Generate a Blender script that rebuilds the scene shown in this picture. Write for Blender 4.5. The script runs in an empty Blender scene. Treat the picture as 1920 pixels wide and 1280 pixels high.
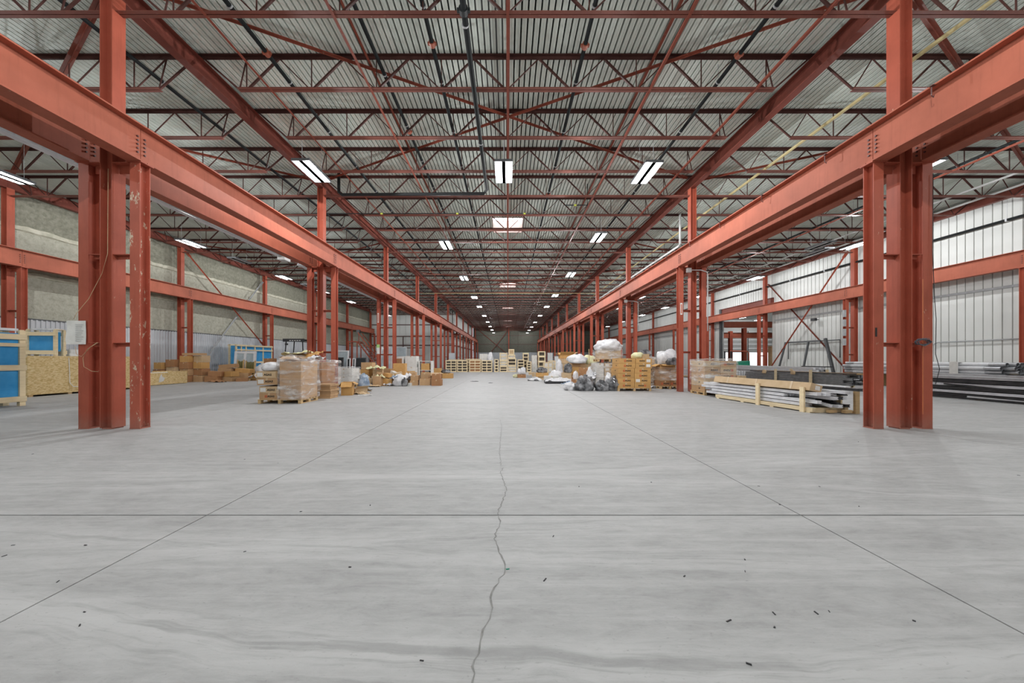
import bpy, math, random
from mathutils import Vector, Matrix, Euler, noise
random.seed(7)
D = bpy.data; S = bpy.context.scene; COL = S.collection
PI = math.pi
# ------------------------------------------------------------------ camera, world, exposure
cam = D.cameras.new('camera'); camo = D.objects.new('camera', cam); COL.objects.link(camo)
camo.location = (0, 0, 1.4); camo.rotation_euler = (PI/2, 0, 0)
cam.sensor_width = 36; cam.lens = 660/1920*36; cam.shift_x = 8/1920; cam.shift_y = 33/1920
cam.clip_start = .05; cam.clip_end = 400
S.camera = camo
w = D.worlds.new('sky'); S.world = w; w.use_nodes = True
w.node_tree.nodes['Background'].inputs[0].default_value = (.93, .95, 1, 1)
w.node_tree.nodes['Background'].inputs[1].default_value = 1.8
S.view_settings.view_transform = 'Standard'; S.view_settings.look = 'None'
S.view_settings.gamma = 1; S.view_settings.use_curve_mapping = False
S.view_settings.exposure = 0.0
S.cycles.use_denoising = True
S.cycles.max_bounces = 6; S.cycles.diffuse_bounces = 4; S.cycles.glossy_bounces = 2
S.cycles.transparent_max_bounces = 8; S.cycles.transmission_bounces = 3
S.cycles.sample_clamp_indirect = 6; S.cycles.caustics_reflective = False; S.cycles.caustics_refractive = False
LAMP_W = 640.0        # watts per fixture; added point light below it, spreading to walls and roof
LAMP_C = (.965, .985, 1)

# ------------------------------------------------------------------ materials
def _ramp(nt, fac, stops):
    r = nt.nodes.new('ShaderNodeValToRGB')
    e = r.color_ramp.elements
    while len(e) < len(stops): e.new(.5)
    for k, (p, c) in enumerate(stops):
        e[k].position = p; e[k].color = (*c, 1)
    nt.links.new(fac, r.inputs[0]); return r.outputs[0]
def _noise(nt, vec, scale, detail=4, rough=.6, dist=0):
    n = nt.nodes.new('ShaderNodeTexNoise'); n.inputs['Scale'].default_value = scale
    n.inputs['Detail'].default_value = detail; n.inputs['Roughness'].default_value = rough
    n.inputs['Distortion'].default_value = dist
    nt.links.new(vec, n.inputs['Vector']); return n.outputs[0]
def _map(nt, vec, scale=(1, 1, 1), rot=(0, 0, 0), loc=(0, 0, 0)):
    m = nt.nodes.new('ShaderNodeMapping'); m.inputs['Scale'].default_value = scale
    m.inputs['Rotation'].default_value = rot; m.inputs['Location'].default_value = loc
    nt.links.new(vec, m.inputs[0]); return m.outputs[0]
def _mix(nt, fac, a, b, mode='MIX'):
    m = nt.nodes.new('ShaderNodeMix'); m.data_type = 'RGBA'; m.blend_type = mode
    for sock, v in ((m.inputs[0], fac), (m.inputs[6], a), (m.inputs[7], b)):
        if isinstance(v, (int, float)): sock.default_value = v
        elif isinstance(v, tuple): sock.default_value = (*v, 1)
        else: nt.links.new(v, sock)
    return m.outputs[2]
def _math(nt, op, a, b=0.0, c=None):
    m = nt.nodes.new('ShaderNodeMath'); m.operation = op
    for k, v in enumerate((a, b, c)):
        if v is None: continue
        if isinstance(v, (int, float)): m.inputs[k].default_value = v
        else: nt.links.new(v, m.inputs[k])
    return m.outputs[0]
def _bump(nt, h, strength, dist=.01):
    b = nt.nodes.new('ShaderNodeBump'); b.inputs['Strength'].default_value = strength
    b.inputs['Distance'].default_value = dist; nt.links.new(h, b.inputs['Height']); return b.outputs[0]
def base(name):
    m = D.materials.new(name); m.use_nodes = True; nt = m.node_tree
    return m, nt, nt.nodes['Principled BSDF'], nt.nodes.new('ShaderNodeTexCoord')
def mat(name, c1, c2=None, rough=.6, metal=0, scale=3, stretch=(1, 1, 1), bump=0, detail=4, world=False, lo=.35, hi=.65, vary=0, spec=.5):
    m, nt, b, tc = base(name)
    c2 = c2 or tuple(x*.8 for x in c1)
    vec = tc.outputs['Object']
    if world:
        g = nt.nodes.new('ShaderNodeNewGeometry'); vec = g.outputs['Position']
    v = _map(nt, vec, stretch)
    f = _noise(nt, v, scale, detail)
    col = _ramp(nt, f, [(lo, c1), (hi, c2)])
    if vary:
        oi = nt.nodes.new('ShaderNodeObjectInfo')
        hs = nt.nodes.new('ShaderNodeHueSaturation')
        nt.links.new(_math(nt, 'MULTIPLY_ADD', oi.outputs['Random'], vary, 1-vary/2), hs.inputs['Value'])
        nt.links.new(col, hs.inputs['Color']); col = hs.outputs[0]
    nt.links.new(col, b.inputs['Base Color'])
    b.inputs['Roughness'].default_value = rough; b.inputs['Metallic'].default_value = metal
    b.inputs['Specular IOR Level'].default_value = spec
    if bump: nt.links.new(_bump(nt, f, bump), b.inputs['Normal'])
    return m
def glow(name, c, s):
    m, nt, b, tc = base(name)
    b.inputs['Base Color'].default_value = (.8, .8, .8, 1)
    b.inputs['Emission Color'].default_value = (*c, 1); b.inputs['Emission Strength'].default_value = s
    return m
def red_paint(name, c, wear=.0, worn=(.62, .52, .38), rough=.5, lo=.62):
    """primer-red steel: soft mottling, grime near the floor, flakes of old cream paint"""
    m, nt, b, tc = base(name)
    g = nt.nodes.new('ShaderNodeNewGeometry'); pos = g.outputs['Position']
    f = _noise(nt, pos, 1.3, 5, .6)
    col = _ramp(nt, f, [(.3, tuple(x*.84 for x in c)), (.7, tuple(min(1, x*1.12) for x in c))])
    st = _noise(nt, _map(nt, pos, (14, 14, 1.2)), 1.0, 4, .6)
    col = _mix(nt, _math(nt, 'MULTIPLY', _ramp(nt, st, [(.52, (0, 0, 0)), (.75, (1, 1, 1))]), .35), col, tuple(x*.55 for x in c))
    fl = _noise(nt, _map(nt, pos, (9, 9, 4)), 1.0, 8, .72)
    flm = _ramp(nt, fl, [(lo, (0, 0, 0)), (lo+.025, (1, 1, 1))])
    col = _mix(nt, _math(nt, 'MULTIPLY', flm, wear), col, worn)
    sx = nt.nodes.new('ShaderNodeSeparateXYZ'); nt.links.new(pos, sx.inputs[0])
    gr = _math(nt, 'MULTIPLY', _math(nt, 'SUBTRACT', .35, sx.outputs[2]), 1.8)
    gr = _math(nt, 'MULTIPLY', _math(nt, 'MINIMUM', _math(nt, 'MAXIMUM', gr, 0), .8), _noise(nt, pos, 9, 4))
    col = _mix(nt, gr, col, (.30, .24, .20))
    nt.links.new(col, b.inputs['Base Color'])
    b.inputs['Roughness'].default_value = rough; b.inputs['Specular IOR Level'].default_value = .18
    nt.links.new(_bump(nt, fl, .08), b.inputs['Normal'])
    return m
M = {}
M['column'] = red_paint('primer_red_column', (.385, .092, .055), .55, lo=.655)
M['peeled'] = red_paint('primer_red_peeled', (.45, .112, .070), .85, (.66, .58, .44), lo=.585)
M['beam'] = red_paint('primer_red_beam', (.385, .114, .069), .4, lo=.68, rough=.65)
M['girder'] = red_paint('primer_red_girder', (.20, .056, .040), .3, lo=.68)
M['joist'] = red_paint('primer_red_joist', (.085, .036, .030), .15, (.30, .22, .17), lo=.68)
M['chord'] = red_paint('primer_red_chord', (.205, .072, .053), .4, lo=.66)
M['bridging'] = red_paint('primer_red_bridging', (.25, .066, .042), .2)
M['bolt'] = mat('dark_bolt', (.10, .035, .03), rough=.5)
M['deck'] = mat('roof_deck', (.77, .84, .77), (.66, .725, .665), rough=.5, scale=.9, stretch=(3, .35, 1), world=True, spec=.3)
M['pipe'] = mat('black_pipe', (.018, .021, .022), rough=.6, spec=.25)
M['coupling'] = mat('orange_coupling', (.50, .14, .08), rough=.5)
M['galv'] = mat('galvanised', (.70, .71, .73), (.58, .59, .62), rough=.35, metal=.3, scale=8)
M['yellow_pipe'] = mat('yellow_pipe', (.62, .52, .26), rough=.5)
M['white'] = mat('white_enamel', (.78, .78, .77), (.70, .70, .69), rough=.4)
M['grey'] = mat('grey_box', (.42, .43, .44), rough=.5)
M['dark'] = mat('dark_rubber', (.025, .025, .028), rough=.6)
M['lens'] = glow('lamp_lens', (1, .985, 1), 9)
M['lens_off'] = mat('lamp_lens_unlit', (.55, .56, .57), rough=.4)
M['sky_pane'] = glow('skylight_pane', (.95, .95, 1), 10)
M['curb'] = mat('skylight_curb', (.50, .40, .36), rough=.6)
M['panel_white'] = mat('white_wall_panel', (.68, .69, .665), (.62, .63, .605), rough=.5, scale=.8, stretch=(1, 1, .25), world=True)
M['panel_back'] = mat('panel_joint', (.42, .43, .42), rough=.7)
M['clad'] = mat('metal_cladding', (.60, .62, .64), (.50, .52, .55), rough=.35, metal=.25, scale=1.2, stretch=(1, 1, .2), world=True)
M['clad_back'] = mat('metal_cladding_grey', (.46, .48, .50), (.40, .42, .44), rough=.4, metal=.2, scale=1.2, world=True)
M['girt'] = mat('dark_girt', (.12, .06, .05), rough=.6)
M['darkgrey'] = mat('dark_grey_steel', (.09, .095, .10), rough=.5)
def concrete_wall(name, a, b_, c):
    m, nt, b, tc = base(name)
    g = nt.nodes.new('ShaderNodeNewGeometry'); p = g.outputs['Position']
    n1 = _noise(nt, p, 5.5, 8, .7, .3); n2 = _noise(nt, _map(nt, p, (1, 1, .18)), 1.6, 5, .6)
    col = _ramp(nt, n1, [(.32, a), (.5, b_), (.7, c)])
    col = _mix(nt, _math(nt, 'MULTIPLY', _ramp(nt, n2, [(.45, (0, 0, 0)), (.7, (1, 1, 1))]), .35), col, a)
    nt.links.new(col, b.inputs['Base Color']); b.inputs['Roughness'].default_value = .92
    nt.links.new(_bump(nt, n1, .9, .05), b.inputs['Normal']); return m
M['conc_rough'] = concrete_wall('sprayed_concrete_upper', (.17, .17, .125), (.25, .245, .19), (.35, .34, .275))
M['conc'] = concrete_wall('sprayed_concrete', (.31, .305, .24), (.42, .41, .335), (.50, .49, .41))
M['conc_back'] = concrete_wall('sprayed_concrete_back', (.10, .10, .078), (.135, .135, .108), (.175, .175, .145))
M['ledge'] = mat('concrete_ledge', (.58, .56, .46), (.42, .41, .32), rough=.9, scale=4, world=True)
def floor_mat():
    m, nt, b, tc = base('worn_concrete_floor')
    g = nt.nodes.new('ShaderNodeNewGeometry'); p = g.outputs['Position']
    big = _noise(nt, p, .35, 5, .55)
    col = _ramp(nt, big, [(.3, (.335, .335, .333)), (.7, (.40, .40, .398))])
    mid = _noise(nt, _map(nt, p, (.9, 2.2, 1)), 1.4, 7, .65, .4)
    col = _mix(nt, .5, col, _ramp(nt, mid, [(.3, (.24, .24, .238)), (.7, (.445, .445, .443))]))
    bl = _noise(nt, _map(nt, p, (2.6, 7.5, 1), (0, 0, -.2)), 1.5, 10, .76, .35)
    col = _mix(nt, .42, col, _ramp(nt, bl, [(.36, (.27, .27, .268)), (.5, (.385, .385, .383)), (.62, (.47, .47, .468))]))
    st = _noise(nt, _map(nt, p, (.22, 7, 1), (0, 0, .10)), 1.6, 6, .7, .25)
    col = _mix(nt, _math(nt, 'MULTIPLY', _ramp(nt, st, [(.5, (0, 0, 0)), (.72, (1, 1, 1))]), .45), col, (.52, .52, .518))
    st2 = _noise(nt, _map(nt, p, (.5, 16, 1), (0, 0, -.16)), 1.2, 6, .75, .3)
    col = _mix(nt, _math(nt, 'MULTIPLY', _ramp(nt, st2, [(.58, (0, 0, 0)), (.72, (1, 1, 1))]), .35), col, (.22, .22, .218))
    # swept tyre tracks: dust bands and scuffs along arcs
    sx = nt.nodes.new('ShaderNodeSeparateXYZ'); nt.links.new(p, sx.inputs[0])
    wob = _math(nt, 'MULTIPLY', _math(nt, 'SUBTRACT', _noise(nt, p, .9, 3), .5), .25)
    for (cx, cy, R, wd, s) in ((1.4, 26.6, 25.0, .26, .6), (-3.2, -40.0, 44.3, .20, .35), (6.5, -60, 63.2, .3, .35), (-9, 84, 80.2, .3, .35), (3, 55, 52.6, .25, .4)):
        dx = _math(nt, 'SUBTRACT', sx.outputs[0], cx); dy = _math(nt, 'SUBTRACT', sx.outputs[1], cy)
        d = _math(nt, 'SQRT', _math(nt, 'ADD', _math(nt, 'MULTIPLY', dx, dx), _math(nt, 'MULTIPLY', dy, dy)))
        d = _math(nt, 'ADD', d, wob)
        k = _math(nt, 'ABSOLUTE', _math(nt, 'SUBTRACT', d, R))
        band = _math(nt, 'SUBTRACT', 1, _math(nt, 'MINIMUM', _math(nt, 'DIVIDE', k, wd), 1))
        cb = nt.nodes.new('ShaderNodeCombineXYZ'); nt.links.new(_math(nt, 'MULTIPLY', d, 9), cb.inputs[0])
        nt.links.new(_math(nt, 'MULTIPLY', dx, .35), cb.inputs[1])
        ln = _noise(nt, cb.outputs[0], 1.0, 4, .7)
        lm = _ramp(nt, ln, [(.42, (0, 0, 0)), (.52, (1, 1, 1))])
        dm = _ramp(nt, ln, [(.36, (1, 1, 1)), (.44, (0, 0, 0))])
        col = _mix(nt, _math(nt, 'MULTIPLY', _math(nt, 'MULTIPLY', band, lm), s), col, (.54, .54, .538))
        col = _mix(nt, _math(nt, 'MULTIPLY', _math(nt, 'MULTIPLY', band, dm), s*.9), col, (.29, .29, .288))
    sp = _noise(nt, _map(nt, p, (30, 55, 1), (0, 0, .35)), 1.0, 3, .6)
    col = _mix(nt, _math(nt, 'MULTIPLY', _ramp(nt, sp, [(.66, (0, 0, 0)), (.72, (1, 1, 1))]), .45), col, (.22, .22, .218))
    pit = _noise(nt, _map(nt, p, (16, 42, 1), (0, 0, .2)), 1.0, 5, .7)
    col = _mix(nt, _math(nt, 'MULTIPLY', _ramp(nt, pit, [(.60, (0, 0, 0)), (.70, (1, 1, 1))]), .5), col, (.26, .26, .258))
    nt.links.new(col, b.inputs['Base Color'])
    b.inputs['Roughness'].default_value = .62; b.inputs['Specular IOR Level'].default_value = .35
    nt.links.new(_bump(nt, pit, .12, .01), b.inputs['Normal']); return m
M['floor'] = floor_mat()
M['joint'] = mat('slab_joint', (.085, .083, .08), rough=.9)
M['crack'] = mat('floor_crack', (.20, .198, .19), (.30, .30, .29), rough=.95, scale=14, world=True)
M['yellow_fit'] = mat('yellow_green_fitting', (.55, .60, .08), rough=.5)
M['wire_grey'] = mat('grey_wire', (.13, .15, .18), rough=.4)
# goods
M['card'] = mat('cardboard', (.50, .315, .165), (.44, .27, .14), rough=.8, scale=5, vary=.22)
M['card_o'] = mat('cardboard_orange', (.58, .335, .12), (.52, .29, .10), rough=.8, scale=5, vary=.14)
M['card_p'] = mat('cardboard_pale', (.60, .44, .27), (.53, .38, .22), rough=.8, scale=5, vary=.18)
M['card_b'] = mat('cardboard_brown', (.40, .20, .09), (.34, .17, .075), rough=.8, scale=5, vary=.16)
M['card_in'] = mat('cardboard_inside', (.34, .22, .12), rough=.9)
M['card_w'] = mat('white_carton', (.72, .71, .68), (.64, .63, .60), rough=.7, scale=5, vary=.1)
M['tape'] = mat('packing_tape', (.60, .45, .28), rough=.3)
M['ink'] = mat('black_ink', (.025, .022, .02), rough=.8)
M['logo'] = mat('orange_red_ink', (.62, .13, .05), rough=.8)
M['paper'] = mat('white_paper', (.80, .79, .76), (.70, .69, .66), rough=.8, scale=6)
M['green_paper'] = mat('green_paper', (.45, .72, .25), rough=.8)
M['wood'] = mat('pine_wood', (.62, .43, .22), (.50, .33, .16), rough=.7, scale=3, stretch=(1, 1, 6), vary=.25)
M['wood_p'] = mat('pale_pine', (.80, .67, .44), (.70, .56, .35), rough=.7, scale=3, stretch=(1, 1, 6), vary=.2)
def osb():
    m, nt, b, tc = base('osb_board')
    v = nt.nodes.new('ShaderNodeTexVoronoi'); v.inputs['Scale'].default_value = 16
    nt.links.new(_map(nt, tc.outputs['Object'], (1, 1, 2.2), (0, .5, 0)), v.inputs['Vector'])
    sx = nt.nodes.new('ShaderNodeSeparateColor'); nt.links.new(v.outputs['Color'], sx.inputs[0])
    nt.links.new(_ramp(nt, sx.outputs[0], [(0, (.60, .41, .16)), (.5, (.76, .56, .27)), (1, (.84, .67, .38))]), b.inputs['Base Color'])
    b.inputs['Roughness'].default_value = .75; return m
M['osb'] = osb()
M['crate_dark'] = mat('shaded_crate_contents', (.05, .042, .036), (.10, .08, .06), rough=.8, scale=6)  # dark contents, with the shade inside the crates put into the colour
M['blue'] = mat('blue_film', (.035, .29, .62), (.07, .36, .70), rough=.16, scale=2.5, bump=.25)
M['glass_green'] = mat('dark_greenish_glass', (.12, .11, .035), (.22, .20, .08), rough=.1, scale=4, stretch=(4, 4, .4))
M['glass_black'] = mat('black_glass', (.012, .014, .018), (.03, .034, .04), rough=.12, scale=2)
M['glass_pale'] = mat('pale_reflecting_glass', (.50, .57, .60), (.36, .42, .46), rough=.12, scale=1.5)
M['bag_w'] = mat('white_plastic_bag', (.74, .74, .75), (.58, .58, .60), rough=.35, scale=7, bump=.6)
M['bag_k'] = mat('dark_plastic_bag', (.05, .051, .055), (.36, .365, .38), rough=.15, scale=3, bump=.5, lo=.40, hi=.68)
M['matt_black'] = mat('matt_black_divider', (0, 0, 0), (0, 0, 0), rough=1, spec=0)
M['bright'] = mat('bright_reflector', (.88, .89, .91), (.80, .81, .84), rough=.3)
M['bag_b'] = mat('blue_plastic_bag', (.13, .20, .31), (.45, .52, .60), rough=.3, scale=6, bump=.7)
M['foam'] = mat('cream_foam', (.72, .70, .42), (.62, .60, .36), rough=.6, scale=4, bump=.3)
M['paint_w'] = mat('white_profile', (.76, .77, .79), (.66, .67, .70), rough=.35, scale=6, vary=.12)
M['prof_k'] = mat('black_profile', (.02, .021, .024), (.045, .046, .05), rough=.3, scale=5)
M['prof_g'] = mat('grey_wrapped_profile', (.16, .165, .17), (.24, .245, .25), rough=.4, scale=9)
M['prof_s'] = mat('silver_profile', (.55, .56, .58), (.42, .43, .46), rough=.3, metal=.5, scale=6)
M['green_paint'] = mat('green_machine_paint', (.01, .28, .17), rough=.4)
M['orange_paint'] = mat('orange_paint', (.60, .17, .06), rough=.5)
def film():
    m, nt, b, tc = base('stretch_film')
    b.inputs['Base Color'].default_value = (.80, .79, .78, 1); b.inputs['Roughness'].default_value = .2
    n = _noise(nt, _map(nt, tc.outputs['Object'], (1.3, 1.3, 5), (.25, .2, 0)), 1.1, 4, .6, .5)
    n2 = _noise(nt, _map(nt, tc.outputs['Object'], (2, 2, 26), (.1, .05, 0)), 1.0, 3, .6, .3)
    nt.links.new(_bump(nt, n, .6, .03), b.inputs['Normal'])
    f = _math(nt, 'ADD', _ramp(nt, n, [(.38, (.06, .06, .06)), (.55, (.28, .28, .28)), (.68, (.75, .75, .75))]), _ramp(nt, n2, [(.55, (0, 0, 0)), (.75, (.25, .25, .25))]))
    nt.links.new(f, b.inputs['Alpha'])
    return m
M['film'] = film()

# ------------------------------------------------------------------ mesh building
class MB:
    def __init__(s): s.v = []; s.f = []
    def add(s, vs, fs):
        o = len(s.v); s.v += [tuple(p) for p in vs]; s.f += [tuple(o+i for i in f) for f in fs]; return s
    def box(s, x0, x1, y0, y1, z0, z1):
        return s.add([(x0,y0,z0),(x1,y0,z0),(x1,y1,z0),(x0,y1,z0),(x0,y0,z1),(x1,y0,z1),(x1,y1,z1),(x0,y1,z1)],
                     [(0,3,2,1),(4,5,6,7),(0,1,5,4),(1,2,6,5),(2,3,7,6),(3,0,4,7)])
    def prof(s, p0, p1, pts, up=(0, 0, 1), caps=True):
        """extrude a closed 2-D outline (x sideways, y along up) from p0 to p1"""
        p0, p1 = Vector(p0), Vector(p1); d = (p1-p0).normalized(); u = Vector(up)
        sd = d.cross(u).normalized(); u = sd.cross(d).normalized(); n = len(pts)
        vs = [p+sd*a+u*b for p in (p0, p1) for a, b in pts]
        fs = [(i, (i+1) % n, n+(i+1) % n, n+i) for i in range(n)]
        if caps: fs += [tuple(range(n-1, -1, -1)), tuple(range(n, 2*n))]
        return s.add(vs, fs)
    def bar(s, p0, p1, w, h, up=(0, 0, 1)):
        return s.prof(p0, p1, [(-w/2,-h/2),(w/2,-h/2),(w/2,h/2),(-w/2,h/2)], up)
    def ibeam(s, p0, p1, d, w, tf=.02, tw=.012, up=(0, 0, 1)):
        a, b, t = w/2, d/2, tw/2; c = b-tf
        return s.prof(p0, p1, [(-a,-b),(a,-b),(a,-c),(t,-c),(t,c),(a,c),(a,b),(-a,b),(-a,c),(-t,c),(-t,-c),(-a,-c)], up)
    def tube(s, pts, r, n=8, caps=True):
        pts = [Vector(p) for p in pts]; o = len(s.v); m = len(pts)
        for i, p in enumerate(pts):
            d = (pts[min(i+1, m-1)]-pts[max(i-1, 0)]).normalized()
            a = d.cross(Vector((0, 0, 1))) if abs(d.z) < .95 else d.cross(Vector((1, 0, 0)))
            a.normalize(); b = d.cross(a)
            s.v += [tuple(p+(a*math.cos(2*PI*k/n)+b*math.sin(2*PI*k/n))*r) for k in range(n)]
        for i in range(m-1):
            s.f += [(o+i*n+k, o+i*n+(k+1) % n, o+(i+1)*n+(k+1) % n, o+(i+1)*n+k) for k in range(n)]
        if caps: s.f += [tuple(o+k for k in range(n-1, -1, -1)), tuple(o+(m-1)*n+k for k in range(n))]
        return s
    def mesh(s, name, m, smooth=False):
        me = D.meshes.new(name); me.from_pydata(s.v, [], s.f); me.update()
        if m is not None: me.materials.append(M[m] if isinstance(m, str) else m)
        if smooth: me.polygons.foreach_set('use_smooth', [True]*len(me.polygons))
        return me
def link(o, parent=None):
    COL.objects.link(o)
    if parent is not None: o.parent = parent
    return o
def ob(name, me, parent=None, loc=(0, 0, 0), rot=(0, 0, 0), scale=None):
    o = D.objects.new(name, me); o.location = loc; o.rotation_euler = rot
    if scale: o.scale = scale
    return link(o, parent)
def empty(name, loc=(0, 0, 0), rot=(0, 0, 0)):
    return ob(name, None, None, loc, rot)
def T(o, label, cat, group=None):
    o['label'] = label; o['category'] = cat
    if group: o['group'] = group
    return o
def K(o, kind='structure'):
    o['kind'] = kind; return o
_cache = {}
def cm(key, fn):
    if key not in _cache: _cache[key] = fn()
    return _cache[key]
def boxm(name, sx, sy, sz, m):      # a cached box mesh centred on x, y with its foot at z = 0
    return cm(('box', name, round(sx, 3), round(sy, 3), round(sz, 3), m),
              lambda: MB().box(-sx/2, sx/2, -sy/2, sy/2, 0, sz).mesh(name, m))
ORD = ['', 'nearest', 'second', 'third', 'fourth', 'fifth', 'sixth', 'seventh', 'eighth', 'ninth', 'tenth', 'eleventh', 'twelfth']

# ------------------------------------------------------------------ main dimensions
R1, BAY = 7.155, 8.03
def row(r): return R1+(r-1)*BAY
YB = 88.2                                   # end wall
XL, XR = -8.025, 7.955                      # nave column lines
WL, WR = -21.56, 22.85                      # wall column lines
WALL_L, WALL_R = -22.0, 23.25
YA = 56.6                                   # end of the left aisle
ZG = 8.75                                   # underside of roof girders
ZD = 9.29                                   # underside of roof deck
# ------------------------------------------------------------------ floor: cast slabs with open joints, a crack
fl = K(ob('floor', MB().box(-24, 42, -8.6, 89, -.22, -.03).mesh('floor_base', 'joint')))
xs = [-24, -18.7, -13.37, XL, -2.70, 2.63, XR, 13.3, 18.6, 24]
ys = [-8.6, -4.87, 3.16] + [3.16+BAY*k for k in range(1, 11)] + [89]
for i in range(len(xs)-1):
    for j in range(len(ys)-1):
        g, h = .006, .009
        x0, x1, y0, y1 = xs[i]+g, xs[i+1]-g, ys[j]+h, ys[j+1]-h
        ob('slab', MB().box(x0, x1, y0, y1, -.14, 0).mesh('slab', 'floor'), fl)
ob('slab', MB().box(24.01, 42, 20, 56, -.14, 0).mesh('slab', 'floor'), fl)
def crack(pts, w):
    b = MB(); rnd = random.Random(3); L = []
    for (xa, ya), (xb, yb) in zip(pts, pts[1:]):
        n = max(2, int(math.hypot(xb-xa, yb-ya)/.035))
        for k in range(n):
            t = k/n; L.append((xa+(xb-xa)*t+rnd.uniform(-.012, .012), ya+(yb-ya)*t, w*rnd.uniform(.35, 1.3)))
    vs = []; fs = []
    for i, (x, y, ww) in enumerate(L):
        vs += [(x-ww/2, y, .0015), (x+ww/2, y, .0015)]
        if i: fs.append((2*i-2, 2*i-1, 2*i+1, 2*i))
    return b.add(vs, fs).mesh('crack', 'crack')
def fp(px, py):                              # a point of the floor under a pixel of the photograph
    d = 1.4*660/(py-673); return ((px-952)*d/660, d)
ob('crack', crack([fp(*p) for p in ((886, 1290), (893, 1225), (905, 1180), (922, 1150), (918, 1120), (928, 1100), (946, 1070), (948, 1058), (934, 1035), (927, 1010), (937, 980), (934, 962), (941, 940), (950, 920), (946, 905), (938, 885), (944, 875))], .010), fl)
ob('crack', crack([fp(*p) for p in ((940, 872), (936, 850), (938, 825), (941, 800), (937, 785))], .006), fl)

# ------------------------------------------------------------------ ceiling: corrugated roof deck in sheets, with roof lights cut in
ce = K(empty('ceiling', (0, 0, ZD)))
def sheet_mb(b, x, y0, y1, dz=0.0):
    p = .15; pts = []
    for k in range(6):
        a = x+k*p
        pts += [(a, 0), (a+.007, .06), (a+.035, .06), (a+.042, 0), (a+.090, 0), (a+.096, .009), (a+.102, 0)]
    pts += [(x+.9, 0)]
    n = len(pts)
    vs = [(px, y, pz+dz) for y in (y0, y1) for px, pz in pts]
    b.add(vs, [(i, i+1, n+i+1, n+i) for i in range(n-1)]); return b
HOLES = [(19.6, 21.9), (36.3, 38.6), (53.0, 55.3), (70.5, 72.8), (84.4, 86.2)]
near_m = {}
far = MB()
for i in range(52):
    x = -23.4+.9*i; mid = -.95 < x < .85
    dz = .003*(i % 2)
    cuts = [row(0)-.0, row(1), row(2), row(3), row(4)] if abs(x) < 12 else [row(1), row(2), row(3), row(4)]
    for y0, y1 in zip(cuts, cuts[1:]):
        segs = [(y0, y1)]
        if mid:
            for h0, h1 in HOLES:
                segs = [q for a, c in segs for q in (((a, min(c, h0)), (max(a, h1), c)) if a < h1 and c > h0 else ((a, c),)) if q[1]-q[0] > .05]
        for a, c in segs:
            me = cm(('sheet', round(c-a, 3)), lambda: sheet_mb(MB(), 0, 0, c-a-.012).mesh('deck_sheet', 'deck'))
            ob('deck_sheet', me, ce, (x, a, dz))
    segs = [(-8.5, cuts[0]-.012), (row(4), YB+.2)]
    if mid:
        for h0, h1 in HOLES:
            segs = [q for a, c in segs for q in (((a, min(c, h0)), (max(a, h1), c)) if a < h1 and c > h0 else ((a, c),)) if q[1]-q[0] > .05]
    for a, c in segs: sheet_mb(far, x, a, c, dz)
K(ob('deck_sheet', far.mesh('deck_far', 'deck'), ce), 'stuff')
ob('roof_skin', MB().box(-23.5, 23.5, -8.6, HOLES[0][0], .06, .08).box(-23.5, -.92, -8.6, 89, .06, .08).box(.92, 23.5, -8.6, 89, .06, .08).mesh('roof_skin', 'darkgrey'), ce)
for k, (h0, h1) in enumerate(HOLES):
    o = empty('roof_light', (0, (h0+h1)/2, ZD))
    T(o, f'{["square roof light nearest the camera, bright between the joists","second square roof light down the nave","third square roof light down the nave","fourth square roof light down the nave","farthest roof light by the end wall"][k]}', 'skylight')
    L = (h1-h0)/2
    b = MB().box(-.9, .9, -L, -L+.05, -.03, .75).box(-.9, .9, L-.05, L, -.03, .75).box(-.9, -.85, -L+.05, L-.05, -.03, .75).box(.85, .9, -L+.05, L-.05, -.03, .75)
    ob('curb', b.mesh('curb', 'curb'), o)
    for q in range(3):
        x0 = -.85+q*.567
        ob('pane', MB().box(x0+.01, x0+.557, -L+.05, L-.05, .72, .745).mesh('pane', 'sky_pane'), o)
    for q in range(1, 6):
        ob('glazing_bar', MB().box(-.87+q*.29, -.84+q*.29, -L+.05, L-.05, .66, .715).mesh('glazing_bar', 'curb'), o)

# ------------------------------------------------------------------ roof girders on the column lines
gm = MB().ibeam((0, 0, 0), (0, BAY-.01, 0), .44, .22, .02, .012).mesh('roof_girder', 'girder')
for nm, x, r0, r1 in (('over the left row of hall columns', XL, 0, 11), ('over the right row of hall columns', XR, 0, 11), ('along the top of the sprayed concrete wall', WL, 1, 7), ('along the top of the white panel wall', WR, 1, 11)):
    g = empty('roof_girder', (x, 0, ZG+.22))
    T(g, f'long red steel roof girder {nm}', 'girder')
    for r in range(r0, r1+(1 if x in (XL, XR) else 0)):
        if row(r)+BAY > YB+.3 and r < 11: pass
        if r >= 11: continue
        ob('girder_length', gm, g, (0, row(r), 0))

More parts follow.
